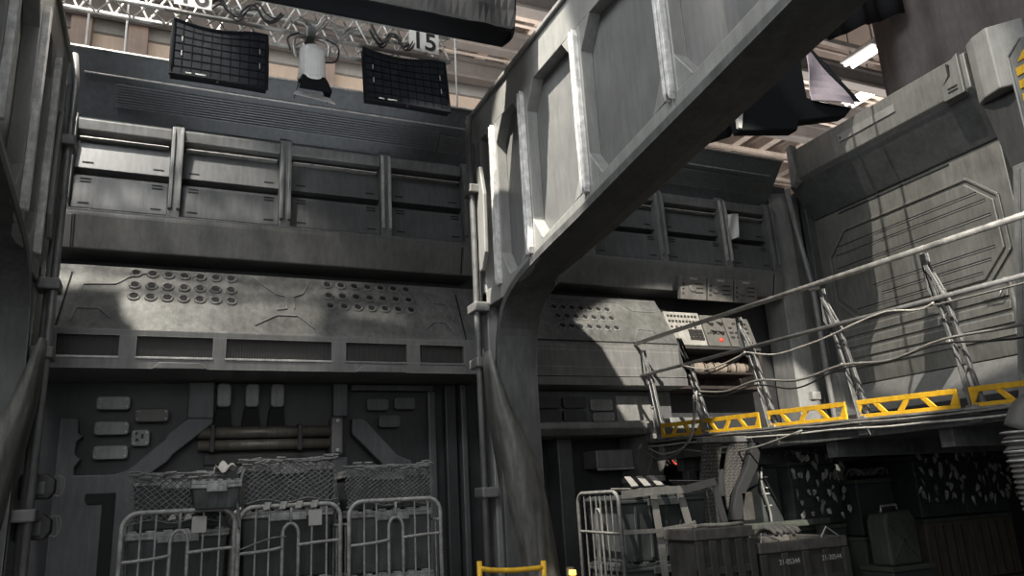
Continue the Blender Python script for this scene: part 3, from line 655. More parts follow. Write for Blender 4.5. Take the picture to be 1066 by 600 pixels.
# door leaf
t = thing('bulkhead_door', 'big grey ribbed bulkhead door with octagonal raised panel', 'door', (7.95, 6.0, 2.75))
MB().box(7.93, 8.02, 4.65, 7.30, 2.75, 5.03).build('door_leaf', M['door'], t, .01)
def octa(y0, y1, z0, z1, c): return [(y0+c, z0), (y1-c, z0), (y1, z0+c), (y1, z1-c), (y1-c, z1), (y0+c, z1), (y0, z1-c), (y0, z0+c)]
oc = octa(4.84, 7.05, 3.58, 4.68, .28)
MB().prism(oc, 'x', 7.90, 7.935).build('octagon_panel', M['door'], t, .012)
m = MB(); oc2 = octa(4.79, 7.10, 3.53, 4.73, .30)
for p, q in zip(oc2, oc2[1:]+oc2[:1]): m.bar((7.915, *p), (7.915, *q), .03, .03, (1, 0, 0))
m.build('octagon_bead', M['door'], t, .006)
for a, b, z in ((5.0, 6.95, 4.53), (4.92, 6.98, 4.42), (4.90, 7.0, 4.25), (4.93, 6.5, 3.90), (5.0, 6.4, 3.78), (5.12, 6.8, 3.66)):
    MB().box(7.893, 7.905, a, b, z, z+.014).build('groove', M['slot'], t)
    MB().box(7.89, 7.905, a, b, z-.012, z-.002).build('groove_edge', M['lightgrey'], t)
MB().box(7.922, 7.935, 5.25, 6.85, 4.965, 4.985).build('groove', M['slot'], t)
for z in (3.36, 3.22, 3.08, 2.95): 
    MB().prism([(7.93, z), (7.905, z), (7.93, z+.10)], 'y', 4.92, 7.2).build('lower_slat', M['door'], t, .004)
MB().prism([(4.88, 3.12), (4.85, 3.12), (4.85, 3.50), (4.92, 3.56), (4.95, 3.54), (4.88, 3.48)], 'x', 7.90, 7.935).build('side_catch', M['edge'], t, .004)
MB().tube([(7.88, 5.16, 3.36), (7.86, 4.98, 3.36), (7.86, 4.94, 3.42)], .012, 8).build('door_handle', M['steel'], t, smooth=True)
t = thing('door_jamb', 'dark jamb strip at the left of the bulkhead door', 'jamb', (7.95, 7.3, 2.2))
MB().prism([(7.27, 2.2), (7.37, 2.2), (7.37, 5.46), (7.27, 5.46)], 'x', 7.80, 8.0).build('jamb_body', M['wall'], t, .01)
t = thing('corner_pier', 'plain pale grey corner pier left of the bulkhead door', 'pier', (7.6, 7.5, 0))
MB().prism([(7.28, 7.745), (7.30, 7.40), (7.52, 7.30), (7.79, 7.38), (7.79, 7.745)], 'z', 0, 5.40).build('pier_body', M['ledge'], t, .012)
MB().box(7.42, 7.56, 7.28, 7.36, 2.6, 2.70).build('corner_step', M['edge'], t, .008)
t = thing('corner_strut', 'thin grey strut leaning beside the bulkhead door', 'strut', (7.5, 7.1, 0))
MB().tube([(7.46, 7.215, 5.40), (7.47, 7.15, 4.7), (7.47, 7.05, 4.0), (7.47, 7.03, .1)], .035, 10).build('strut_tube', M['plate'], t, smooth=True)
MB().box(7.42, 7.53, 6.99, 7.08, 3.95, 4.05).build('strut_collar', M['edge'], t, .01)
MB().box(7.42, 7.53, 6.96, 7.09, 0, .12).build('strut_foot', M['ridge'], t, .01)
t = thing('door_sill', 'pale sloping sill plate below the bulkhead door', 'sill', (7.8, 6.0, 1.95))
MB().prism([(7.60, 2.42), (7.66, 2.46), (7.93, 2.74), (8.02, 2.74), (8.02, 1.952), (7.60, 1.952)], 'y', 4.65, 7.20).build('sill_body', M['lightgrey'], t, .012)
MB().box(7.575, 7.60, 4.65, 7.20, 1.952, 2.36).build('kick_plate', M['wall_dark'], t, .006)
MB().prism([(7.20, 2.42), (7.18, 2.9), (7.0, 2.9), (6.95, 2.42)], 'x', 7.60, 7.72).build('sill_end', M['ledge'], t, .01)

# ------------------------------------------------------------------ walkway
t = thing('walkway_deck', 'dark raised walkway deck in front of the bulkhead door', 'walkway', (6.2, 4.5, 1.98))
zdk = lambda y: 1.99+.034*(y-3)       # the outer edge climbs gently towards the far end
MB().box(4.76, 7.99, 1.8, 6.95, 1.91, 1.95).build('deck_plate', M['darksteel'], t)
MB().prism([(1.8, 1.90), (6.95, 1.90), (6.95, zdk(6.95)), (1.8, zdk(1.8))], 'x', 4.72, 4.76).build('edge_channel', M['darksteel'], t, .006)
MB().prism([(1.8, zdk(1.8)-.012), (6.95, zdk(6.95)-.012), (6.95, zdk(6.95)+.004), (1.8, zdk(1.8)+.004)], 'x', 4.66, 4.76).build('edge_lip', M['steel'], t, .003)
for y in (2.6, 3.6, 4.6, 5.6, 6.6): MB().box(4.80, 7.9, y-.05, y+.05, 1.78, 1.91).build('joist', M['darksteel'], t)
MB().box(7.40, 7.50, 1.8, 6.95, 1.72, 1.78).build('bearer', M['darksteel'], t)
for (x, y) in ((4.9, 6.6), (7.45, 6.6), (7.45, 4.6), (7.45, 2.6), (4.9, 2.6)): MB().box(x-.05, x+.05, y-.05, y+.05, 0, 1.78 if x < 5 else 1.72).build('leg', M['darksteel'], t, .008)
def toe(y0, y1, label):
    """yellow board with a row of alternating trapezoid openings, between two rail posts"""
    q = lambda y, f: (y, zdk(y)+.006+f*(.128+.004*(y-3)))
    m = MB(); X0, X1 = 4.695, 4.712; tb, tt = .20, .72
    L = y1-y0-.05; n = max(3, round(L/.20)); w = L/n
    for f0, f1 in ((0, tb), (tt, 1)): m.prism([q(y0, f0), q(y1, f0), q(y1, f1), q(y0, f1)], 'x', X0, X1)
    for k in range(n+1):
        c = y0+.025+k*w; sl = .032 if k % 2 else -.032
        if k == 0: P = [q(y0, tb), q(c+.02-sl*.6, tb), q(c+.02+sl*.6, tt), q(y0, tt)]
        elif k == n: P = [q(c-.02-sl*.6, tb), q(y1, tb), q(y1, tt), q(c-.02+sl*.6, tt)]
        else: P = [q(c-.024-sl, tb), q(c+.024-sl, tb), q(c+.024+sl, tt), q(c-.024+sl, tt)]
        m.prism(P, 'x', X0, X1)
    tag(m.build('toe_board', M['yellow'], bevel=.003), label, 'toe board', 'yellow toe boards')
RP = [7.0, 6.13, 5.24, 4.28, 3.36, 2.4]
toe(5.25, 6.72, 'yellow cut-out toe board of the walkway, far end by the ledge')
toe(4.31, 5.18, 'yellow cut-out toe board of the walkway, second from far end')
toe(3.39, 4.22, 'yellow cut-out toe board of the walkway, third from far end')
toe(2.44, 3.31, 'yellow cut-out toe board of the walkway, nearest at the right edge')
t = thing('guard_railing', 'grey steel guard railing with gusseted posts along the walkway', 'railing', (4.72, 4.6, 2.05))
MB().tube([(4.66, 6.97, 3.158), (4.66, 1.9, 3.07)], .022, 12).build('top_rail', M['steel'], t, smooth=True)
MB().tube([(4.69, 6.965, 2.806), (4.69, 1.9, 2.72)], .017, 12).build('middle_rail', M['darksteel'], t, smooth=True)
for (yt, yb) in ((6.94, 6.77), (6.29, 6.00), (5.38, 5.14), (4.385, 4.20), (3.45, 3.32), (2.45, 2.38)):
    yy = lambda z: lerp(yb, yt, (z-2.05)/1.05)
    p = MB()
    for d in (0.0, -.085):
        p.bar((4.735, yy(zdk(yb))+d*.75, zdk(yb)), (4.72, yy(2.80)+d*.7, 2.80), .030, .024, (0, 1, 0))
    for z in (2.2, 2.4, 2.6): p.bar((4.72, yy(z), z), (4.72, yy(z+.06)-.06, z+.06), .016, .012, (0, 1, 0))
    p.bar((4.72, yy(2.74), 2.74), (4.72, yy(3.05), 3.05), .030, .022, (0, 1, 0))
    ob = p.build('rail_post', M['darksteel'], t, .003)
    g = MB(); yT = yy(3.1)
    for x in (4.70, 4.735):
        g.prism([(yT+.012, 3.08), (yT-.03, 3.08), (yT-.035, 2.98), (yy(2.70)-.085, 2.70), (yy(2.70)-.055, 2.70), (yy(2.80)-.035, 2.83), (yT-.008, 2.97), (yT-.002, 2.82), (yy(2.70), 2.70), (yy(2.70)+.02, 2.70)], 'x', x, x+.006)
    g.build('gusset', M['plate'], ob, .002)
    f_ = MB(); f_.bar((4.69, yy(1.97)-.01, 1.97), (4.69, yy(2.42)-.03, 2.42), .04, .012, (0, 1, 0)); f_.build('foot_tongue', M['darksteel'], ob, .003)
    pass
    for z in (2.12, 2.45): MB().lathe([(.014, 0), (.014, -.012), (.0005, -.013)], (4.697, yy(z), z), 8, 'x').build('bolt', M['edge'], ob)
    b = MB(); b.box(4.68, 4.72, yy(1.95)-.05, yy(1.95)+.03, 1.91, zdk(yb)+.02); b.build('foot_shoe', M['ledge'], ob, .006)
def cable(pts, r, mat, label, n=6, group=None):
    m = MB(); m.tube(smoothpath(pts, 6), r, 7); o = m.build('cable', M[mat], smooth=True)
    return tag(o, label, 'cable', group)
G = 'cables along the railing'
cable([(4.665, 6.02, 2.50), (4.66, 5.6, 2.44), (4.655, 5.16, 2.47), (4.655, 4.7, 2.40), (4.655, 4.24, 2.44), (4.655, 3.8, 2.40), (4.655, 3.38, 2.46), (4.655, 2.8, 2.44), (4.655, 1.95, 2.46)], .010, 'cable', 'thick grey cable hung along the lowest line of the railing', group=G)
cable([(4.64, 6.0, 2.46), (4.635, 5.6, 2.40), (4.63, 5.16, 2.43), (4.63, 4.7, 2.335), (4.63, 4.24, 2.41), (4.63, 3.8, 2.39), (4.63, 3.38, 2.43), (4.63, 2.8, 2.36), (4.63, 1.95, 2.42)], .007, 'cable_dark', 'thin black cable sagging just below the thick grey railing cable', group=G)
cable([(4.66, 5.28, 2.74), (4.65, 4.9, 2.65), (4.645, 4.5, 2.66), (4.64, 4.28, 2.68), (4.64, 3.8, 2.74), (4.64, 3.5, 2.69), (4.64, 3.38, 2.71)], .007, 'cable_pale', 'pale cable looped under the middle rail between three posts', group=G)
cable([(4.665, 6.2, 2.78), (4.66, 5.8, 2.68), (4.655, 5.4, 2.71), (4.65, 5.26, 2.74)], .007, 'cable_pale', 'pale cable drooping below the middle rail near the instruments', group=G)
cable([(4.65, 6.15, 2.76), (4.645, 5.85, 2.64), (4.64, 5.45, 2.67), (4.64, 5.26, 2.72)], .007, 'cable_dark', 'black cable drooping below the middle rail near the instruments', group=G)
cable([(4.66, 4.26, 2.69), (4.655, 3.9, 2.735), (4.65, 3.4, 2.695), (4.65, 2.6, 2.68), (4.65, 1.95, 2.70)], .007, 'cable', 'slim grey cable tied under the middle rail at the right edge', group=G)
G = 'cables along the deck edge'
for i, (dz, r, mt, l) in enumerate(((0, .009, 'cable', 'grey cable along the walkway edge, uppermost of the bundle'), (-.025, .008, 'cable_dark', 'black cable along the walkway edge in the middle of the bundle'), (-.045, .008, 'cable_pale', 'pale cable along the walkway edge, lowest of the bundle'))):
    pts = [(4.652-.006*i, 6.9-.3*q, zdk(6.9-.3*q)-.024+dz+random.uniform(-.008, .008)) for q in range(17)]
    cable(pts, r, mt, l, group=G)
cable([(4.64, 6.9, 2.03), (4.60, 6.55, 1.95), (4.60, 6.15, 2.03), (4.62, 6.0, 2.32), (4.63, 5.98, 2.5)], .007, 'cable_pale', 'pale cable dropping from the railing to the deck near its far end', group='dropping cables')
cable([(4.62, 6.95, 2.0), (4.58, 6.6, 1.90), (4.57, 6.2, 1.98), (4.60, 6.05, 2.2), (4.625, 6.02, 2.47)], .008, 'cable', 'grey cable looping round the foot of the second railing post', group='dropping cables')
cable([(4.60, 6.3, 1.98), (4.57, 5.7, 1.90), (4.57, 5.2, 1.91), (4.62, 4.7, 2.0)], .008, 'cable', 'grey cable sagging in a long loop under the deck edge', group='dropping cables')

# ------------------------------------------------------------------ roll cages
def rounded_u(w, h, r, z0=.0, y=0, n=6):
    pts = [(0, y, z0), (0, y, h-r)]
    pts += [(r-r*math.cos(a), y, h-r+r*math.sin(a)) for a in [k*math.pi/2/n for k in range(1, n+1)]]
    pts += [(w-r+r*math.sin(a), y, h-r+r*math.cos(a)) for a in [k*math.pi/2/n for k in range(0, n+1)]]
    return pts+[(w, y, z0)]
def make_cage(w, d, h, label, sparse=True):
    t = thing('roll_cage', label, 'roll cage', (0, 0, 0), 'roll cages')
    def endframe(y, front):
        m = MB(); m.tube(rounded_u(w, h, .10, .17, y), .0155, 10); fr = m.build('frame_tube', M['galv'], t, smooth=True)
        cx = w/2+.0
        if front:
            mb = MB(); mb.tube(smoothpath([(0, y, h-.31), (w*.25, y-.004, h-.30), (cx-.055, y-.006, h-.285)], 4), .011, 8); mb.tube(smoothpath([(cx+.055, y-.006, h-.275), (w*.78, y, h-.265), (w, y, h-.26)], 4), .011, 8); mb.build('cross_bar', M['galv'], t, smooth=True)
            lp = [(cx-.055, y, .22), (cx-.055, y, h-.20)]+[(cx-.055*math.cos(a), y, h-.20+.075*math.sin(a)) for a in [k*math.pi/8 for k in range(1, 8)]]+[(cx+.055, y, h-.20), (cx+.055, y, .22)]
            ml = MB(); ml.tube(lp, .012, 8); ml.tube([(cx, y, h-.125), (cx, y, h-.01)], .010, 8); ml.build('handle_loop', M['galv'], t, smooth=True)
            xs = [w*.16, w*.29, w*.71, w*.86]
            for x in xs: MB().tube([(x, y, .2), (x, y, h-.015)], .0065, 6).build('wire', M['galv'], t)
        else:
            for x in [w*q/7 for q in range(1, 7)]: MB().tube([(x, y, .2), (x, y, h-.015)], .006, 6).build('wire', M['galv'], t)
            MB().tube([(0, y, h-.3), (w, y, h-.3)], .009, 6).build('cross_bar', M['galv'], t)
        MB().tube([(0, y, .8), (w, y, .8)], .009, 6).build('cross_bar', M['galv'], t)
    endframe(0, True); endframe(d, False)
    for x in (0, w):
        m = MB(); m.tube([(x, 0, h-.16), (x, d, h-.16)], .011, 8); m.tube([(x, 0, .75), (x, d, .75)], .011, 8)
        m.build('side_rail', M['galv'], t, smooth=True)
        for q in range(1, 5): MB().tube([(x, d*q/5, .2), (x, d*q/5, h-.16)], .006, 6).build('side_wire', M['galv'], t)
    MB().box(-.01, w+.01, -.01, d+.01, .15, .18).build('base_tray', M['darksteel'], t, .006)
    for x in (.06, w-.06):
        for y in (.06, d-.06):
            m = MB(); m.lathe([(.0005, -.02), (.06, -.02), (.065, -.012), (.065, .012), (.06, .02), (.0005, .02)], (x, y, .065), 16, 'x'); wh = m.build('castor', M['slot'], t)
            MB().box(x-.03, x+.03, y-.03, y+.03, .125, .15).build('castor_fork', M['galv'], wh)
    return t
cage = make_cage(.705, .62, 1.64, 'wire roll cage of crates left of the middle column, leftmost of three')
cage.location = (-.206, 5.9, 0)
cage2 = dup(cage, (.525, 5.9, 0), 0, 'wire roll cage of crates left of the middle column, middle of three')
cage3 = dup(cage, (1.29, 5.88, 0), 0, 'wire roll cage of crates left of the middle column, rightmost of three')
for x, z, l in ((.22, 1.50, 'blank grey card wired to the leftmost roll cage'), (1.0, 1.50, 'blank grey card wired to the middle roll cage')):
    o = MB().box(x, x+.095, 5.885, 5.893, z-.01, z+.10).build('label_card', M['card'], bevel=.004); tag(o, l, 'card', 'cage cards')
for x, l in ((.07, 'small white paper tag on the leftmost cage, left one'), (.17, 'small white paper tag on the leftmost cage, right one')):
    o = MB().prism([(x, 1.58), (x+.045, 1.59), (x+.05, 1.605), (x+.03, 1.612), (x+.07, 1.622), (x+.02, 1.62), (x+.005, 1.60)], 'y', 5.876, 5.882).build('paper_tag', M['inst']); tag(o, l, 'tag', 'paper tags')

for i, l in enumerate(('first', 'second', 'third', 'fourth')):
    x = .68+i*.11
    o = MB().prism([(x, 1.615), (x+.045, 1.615), (x+.06, 1.668), (x+.015, 1.668)], 'y', 5.875, 5.925).build('tape_wrap', M['inst'], bevel=.006); tag(o, f'pale tape wrap on the top bar of the middle roll cage, {l} from left', 'tape', 'tape wraps')
def clump(u, v): return (lerp(.36, .50, u), lerp(6.0, 6.15, v), 1.915+.035*math.sin(7*u+2)*math.sin(6*v+1)+.03*math.sin(math.pi*u)*math.sin(math.pi*v))
o = MB().grid(8, 8, clump, (0, 0, .006)).build('crumpled_cloth', M['card']); tag(o, 'small crumpled white cloth on top between leftmost and middle crate', 'cloth')
def make_crate(w, d, h, mat, label, group, lidmat='lid'):
    """attached-lid tote: tapered ribbed body, rim, two interlocking lid flaps, handles"""
    t = thing('storage_crate', label, 'crate', (0, 0, 0), group)
    k = .035
    MB().loft([[(k, k, 0), (w-k, k, 0), (w-k, d-k, 0), (k, d-k, 0)], [(0.012, .012, h-.06), (w-.012, .012, h-.06), (w-.012, d-.012, h-.06), (.012, d-.012, h-.06)]]).build('crate_body', M[mat], t, .012)
    m = MB(); m.box(0, w, 0, d, h-.06, h-.035); m.build('rim', M[lidmat], t, .006)
    for s in range(2):
        m = MB(); m.box(0.004, w-.004, s*d/2+.003, (s+1)*d/2-.003, h-.034, h-.012); 
        n = 6
        for q in range(n):
            a = w*(q+.12)/n; m.box(a, a+w/n*.55, (s*d/2+.02) , ((s+1)*d/2-.02), h-.013, h)
        m.build('lid_flap', M[lidmat], t, .004)
    m = MB(); m.box(w*.3, w*.7, -.014, .0, h-.085, h-.03); m.build('handle', M[lidmat], t, .005)
    m = MB()
    for q in range(1, 6):
        x = w*q/6; m.prism([(k*.95-.012, .03), (.004, h-.08), (.016, h-.08), (k*.95, .03)], 'x', x-.008, x+.008)
    m.build('front_rib', M[mat], t)
    return t
CG = 'storage crates in the left roll cages'
spots = [  # loc x, y, z, w,d,h
    (-.19, 6.0, .18, .67, .48, .42, 'crate', 'dark lidded crate at the bottom of the leftmost cage'),
    (-.19, 6.0, .60, .67, .48, .46, 'crate', 'dark lidded crate in the middle of the leftmost cage'),
    (-.19, 6.05, 1.06, .67, .43, .46, 'crate', 'dark lidded crate behind the bars near the top of the leftmost cage'),
    (-.17, 6.10, 1.52, .62, .40, .36, 'crate', 'dark netted crate heaped on top of the leftmost cage, rear one'),
    (.20, 5.80, 1.64, .33, .28, .20, 'crate_grey', 'small grey lidded crate on top of the leftmost cage, front right'),
    (.545, 6.0, .18, .66, .48, .48, 'crate', 'dark lidded crate at the bottom of the middle cage'),
    (.545, 6.0, .66, .66, .48, .48, 'crate', 'dark lidded crate in the middle of the middle cage'),
    (.545, 6.02, 1.14, .66, .46, .48, 'crate', 'dark lidded crate behind the bars near the top of the middle cage'),
    (.55, 6.02, 1.62, .66, .46, .33, 'crate_grey', 'grey netted crate on top of the middle cage, tallest of the row'),
    (1.31, 5.98, .18, .66, .48, .42, 'crate', 'dark lidded crate at the bottom of the rightmost left-hand cage'),
    (1.31, 5.98, .60, .66, .48, .52, 'crate_grey', 'grey lidded crate in the middle of the rightmost left-hand cage'),
    (1.31, 5.98, 1.12, .66, .48, .46, 'crate_grey', 'grey lidded crate near the top of the rightmost left-hand cage'),
    (1.30, 6.0, 1.58, .64, .46, .30, 'crate_grey', 'grey netted crate on top of the rightmost left-hand cage'),
]
for x, y, z, w, d, h, mt, l in spots:
    c = make_crate(w, d, h, mt, l, CG); c.location = (x, y, z)
def net(x0, x1, y0, y1, ztop, zbot, label, nx=14, nz=8, slack=.03):
    """diamond-mesh net lying over a crate: front drop and top"""
    m = MB()
    def P(u, v):   # v 0..1 front drop bottom->top, 1..1.6 top
        x = lerp(x0, x1, u)
        if v <= 1: return Vector((x+.01*math.sin(9*v+3*u), y0-.022-.03*(1-v)*abs(math.sin(5*u+1)), lerp(zbot+slack*math.sin(7*u)**2, ztop+.012, v)))
        return Vector((x, lerp(y0-.02, y1, (v-1)/.8), ztop+.018+.012*math.sin(8*u)))
    N = int(nz*1.8)
    for i in range(-N, nx+1):
        for s in (1, -1):
            pts = []
            for j in range(N+1):
                u = (i+s*j if s > 0 else i+N-j)/nx
                if 0 <= u <= 1: pts.append(P(u, j/nz))
            if len(pts) > 1: m.tube(pts, .0032, 4)
    ed = [P(q/12, 1) for q in range(13)]; m.tube(ed, .010, 6); m.tube([P(q/12, 0) for q in range(13)], .005, 5)
    for q in range(26):
        p = P(random.random(), 1+random.uniform(-.08, .12)); m.tube([p+Vector((-.03, 0, random.uniform(-.012, .012))), p+Vector((.035, -.006, random.uniform(-.015, .015)))], .010, 5)
    o = m.build('cargo_net', M['net']); tag(o, label, 'net', 'cargo nets')
net(-.20, .47, 6.10, 6.5, 1.885, 1.56, 'cargo net stretched over the heaped crate of the leftmost cage')
net(.54, 1.22, 6.01, 6.48, 1.955, 1.66, 'cargo net draped over the tall crate of the middle cage')
net(1.28, 1.96, 5.98, 6.46, 1.885, 1.60, 'cargo net draped over the top crate of the rightmost left-hand cage', 18, 9)
o = MB().tube(smoothpath([(.53, 5.87, 1.50), (.515, 5.86, 1.62), (.50, 5.86, 1.72), (.55, 5.95, 1.90)], 5), .012, 7).build('lashing_rope', M['net'], smooth=True); tag(o, 'pale lashing rope between the leftmost and middle roll cages', 'rope')
o = MB().tube(smoothpath([(.53, 5.86, 1.36), (.72, 5.86, 1.42), (.84, 5.86, 1.43)], 5), .006, 6).build('lashing_rope', M['net'], smooth=True); tag(o, 'thin lashing cord slanting across the middle roll cage', 'rope')

# strapped roll cage right of the column
def side_cage():
    t = thing('roll_cage', 'strapped roll cage with dark load right of the middle column', 'roll cage', (2.93, 4.9, 0), 'roll cages')
    X0, X1, Y0, Y1, h = 3.0, 3.86, 4.90, 5.50, 1.61
    def fx(q, y, z): return Vector((X0, lerp(Y0, Y1, 1-q/.60), z))
    fr = [(p[0], p[2]) for p in rounded_u(.60, h, .08, .17)]
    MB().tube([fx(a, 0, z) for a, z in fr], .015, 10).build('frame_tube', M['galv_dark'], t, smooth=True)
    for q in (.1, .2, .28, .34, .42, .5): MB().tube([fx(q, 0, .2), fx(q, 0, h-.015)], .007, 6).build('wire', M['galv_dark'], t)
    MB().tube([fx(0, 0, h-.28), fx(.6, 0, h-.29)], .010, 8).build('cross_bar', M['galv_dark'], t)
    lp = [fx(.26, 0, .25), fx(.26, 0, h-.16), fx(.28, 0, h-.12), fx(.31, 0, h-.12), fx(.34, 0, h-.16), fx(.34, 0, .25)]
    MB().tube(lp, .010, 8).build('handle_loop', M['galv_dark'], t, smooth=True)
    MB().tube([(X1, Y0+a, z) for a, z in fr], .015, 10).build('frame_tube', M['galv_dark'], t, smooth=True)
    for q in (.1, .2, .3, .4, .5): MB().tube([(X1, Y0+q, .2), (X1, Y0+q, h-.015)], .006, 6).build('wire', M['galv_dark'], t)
    MB().box(X0-.01, X1+.01, Y0-.01, Y1+.01, .15, .18).build('base_tray', M['darksteel'], t, .006)
    for x in (X0+.08, X1-.08):
        for y in (Y0+.08, Y1-.08): MB().lathe([(.0005, -.02), (.065, -.02), (.065, .02), (.0005, .02)], (x, y, .075), 16, 'x').build('castor', M['slot'], t)
side_cage()
for i, (z, h, l) in enumerate(((.18, .46, 'dark crate at the bottom of the strapped roll cage'), (.64, .47, 'dark crate in the middle of the strapped roll cage'), (1.11, .47, 'dark crate at the top of the strapped roll cage'))):
    c = make_crate(.78, .52, h, 'crate', l, 'storage crates in the strapped cage', 'crate'); c.location = (3.04, 4.95, z)
G = 'webbing straps of the right cage'
def strap(pts, w, label, axis='x'):
    m = MB()
    for p, q in zip(pts, pts[1:]):
        m.bar(p, q, w, .006, (0, 1, 0) if axis == 'x' else (0, 0, 1))
    tag(m.build('webbing_strap', M['strap']), label, 'strap', G)
strap([(3.30, 5.45, 1.625), (3.29, 4.885, 1.605), (3.31, 4.87, 1.2), (3.33, 4.868, .25)], .055, 'grey webbing strap over the strapped cage, left upright one')
strap([(3.56, 5.45, 1.66), (3.52, 4.885, 1.60), (3.60, 4.868, 1.2), (3.66, 4.868, .25)], .06, 'grey webbing strap over the strapped cage, middle upright one')
strap([(3.86, 5.45, 1.66), (3.84, 4.875, 1.635), (3.89, 4.868, 1.35), (3.92, 4.868, .25)], .055, 'grey webbing strap over the strapped cage, right upright one')
m = MB()
for p, q in zip([(3.01, 4.863, 1.585), (3.30, 4.86, 1.60), (3.56, 4.86, 1.60), (3.84, 4.86, 1.645)], [(3.30, 4.86, 1.60), (3.56, 4.86, 1.60), (3.84, 4.86, 1.645), (3.90, 5.3, 1.60)]): m.bar(p, q, .006, .055)
tag(m.build('webbing_strap', M['strap']), 'grey webbing strap running level along the top edge of the strapped cage', 'strap', G)
m = MB()
for p, q in zip([(3.0, 4.862, 1.33), (3.28, 4.855, 1.325), (3.55, 4.855, 1.345)], [(3.28, 4.855, 1.325), (3.55, 4.855, 1.345), (3.62, 4.86, 1.36)]): m.bar(p, q, .006, .03)
tag(m.build('webbing_strap', M['strap']), 'narrow webbing strap across the middle of the strapped cage', 'strap', G)
for i, (dx, l) in enumerate(((0, 'first'), (.11, 'second'), (.22, 'third'))):
    m = MB()
    for p, q in zip([(3.15+dx, 4.9, 1.64), (3.42+dx, 5.42, 1.72)], [(3.42+dx, 5.42, 1.72), (3.47+dx, 5.46, 1.71)]): m.bar(p, q, .05, .006)
    tag(m.build('webbing_strap', M['strap']), f'grey webbing strap slanting over the top of the strapped cage, {l} from left', 'strap', G)

# ------------------------------------------------------------------ drab transport cases in front of the deck
def drabcase(x0, x1, y0, y1, h, label, text=None):
    t = thing('transport_case', label, 'case', ((x0+x1)/2, y0, 0), 'drab transport cases')
    MB().box(x0+.02, x1-.02, y0+.02, y1-.02, 0, h-.06).build('case_body', M['ammo'], t, .012)
    m = MB(); m.box(x0, x1, y0, y0+.03, h-.075, h); m.box(x0, x1, y1-.03, y1, h-.075, h); m.box(x0, x0+.03, y0+.03, y1-.03, h-.075, h); m.box(x1-.03, x1, y0+.03, y1-.03, h-.075, h)
    m.build('top_rim', M['ammolid'], t, .008)
    n = 4
    for q in range(n+1):
        x = lerp(x0+.03, x1-.03, q/n); MB().box(x-.03, x+.03, y0-.005, y0+.02, .02, h-.08).build('side_batten', M['ammo'], t, .005)
    for z in (.35, h-.30): MB().box(x0, x1, y0-.001, y0+.02, z, z+.05).build('cross_batten', M['ammo'], t, .005)
    if text:
        for s, dx in text: text_mesh(s, .05, 'stencil', M['card'], t, (lerp(x0, x1, dx), y0-.008, h-.14), (R(90), 0, 0), .001)
    return t
drabcase(3.30, 3.80, 4.46, 4.83, 1.335, 'drab slatted transport case beside the strapped cage')
t = drabcase(3.83, 4.66, 4.46, 5.05, 1.21, 'drab transport case with stencilled numbers', [('21-05344', .30), ('21-30544', .78)])
MB().tube([(3.88, 4.49, 1.21), (3.89, 4.49, 1.27), (4.06, 4.50, 1.21)], .006, 6).build('wire_bail', M['edge'], t)
MB().tube([(4.44, 4.49, 1.21), (4.50, 4.49, 1.28), (4.62, 4.50, 1.21)], .006, 6).build('wire_bail', M['edge'], t)
m = MB()
pts = []
for k in range(60):
    a = k*.55; pts.append((4.12+.0048*k+.05*math.cos(a)*.4, 4.72+.12*math.cos(a), 1.235+.06*abs(math.sin(a))))
m.tube(pts, .017, 7); tag(m.build('rope_coil', M['rope'], smooth=True), 'pale coiled rope lying on the stencilled transport case', 'rope')
m = MB(); m.tube(smoothpath([(3.33, 4.50, 1.349), (3.45, 4.54, 1.352), (3.6, 4.50, 1.349), (3.78, 4.54, 1.349)], 5), .014, 7); tag(m.build('rope_length', M['rope'], smooth=True), 'pale rope laid along the rim of the slatted transport case', 'rope')
o = MB().box(4.28, 5.26, 5.18, 5.26, 1.25, 1.30).build('long_bar', M['green'], bevel=.01); tag(o, 'long drab green bar lying behind the stencilled transport case', 'bar')
t = thing('trestle', 'dark trestle behind the stencilled case under the green bar', 'trestle', (4.8, 5.22, 0))
for x in (4.36, 5.18): MB().box(x-.03, x+.03, 5.19, 5.25, 0, 1.248).build('leg', M['green'], t)
# bent tread-plate support under the deck
t = thing('tread_plate_bracket', 'bent tread plate bracket hanging under the walkway edge', 'bracket', (4.45, 5.4, 1.3))
def tp(x0, x1, x2, x3, y, z0, z1, nm):
    def F(u, v):
        b = .05*math.sin(math.pi*v)
        return (lerp(lerp(x0, x2, v), lerp(x1, x3, v), u), y+b, lerp(z0, z1, v))
    o = MB().grid(4, 10, F, (0, .012, 0)).build(nm, M['tread'], t)
    m = MB()
    for i in range(9):
        for j in range(22):
            u = (i+.5+(j % 2)*.5)/9.6; v = (j+.5)/22
            p = Vector(F(u, v)); s = 1 if (i+j) % 2 else -1
            m.bar(p+Vector((-.010, -.003, -.008*s)), p+Vector((.010, -.003, .008*s)), .006, .006, (0, 1, 0))
    m.build('tread_pattern', M['hose'], o)
tp(4.12, 4.30, 4.22, 4.42, 5.42, 1.32, 2.0, 'left_plate'); tp(4.36, 4.50, 4.46, 4.76, 5.40, 1.42, 1.96, 'right_plate')
MB().prism([(4.30, 1.33), (4.42, 1.33), (4.50, 1.55), (4.66, 1.75), (4.74, 1.96), (4.64, 1.96), (4.54, 1.76), (4.40, 1.58)], 'y', 5.30, 5.36).build('curved_edge', M['slot'], t, .01)
MB().box(4.44, 4.56, 5.30, 5.42, 1.32, 1.55).build('foot_block', M['tread'], t, .01)
MB().box(4.18, 4.715, 5.38, 5.48, 1.97, 2.02).build('hanger_plate', M['darksteel'], t, .006)
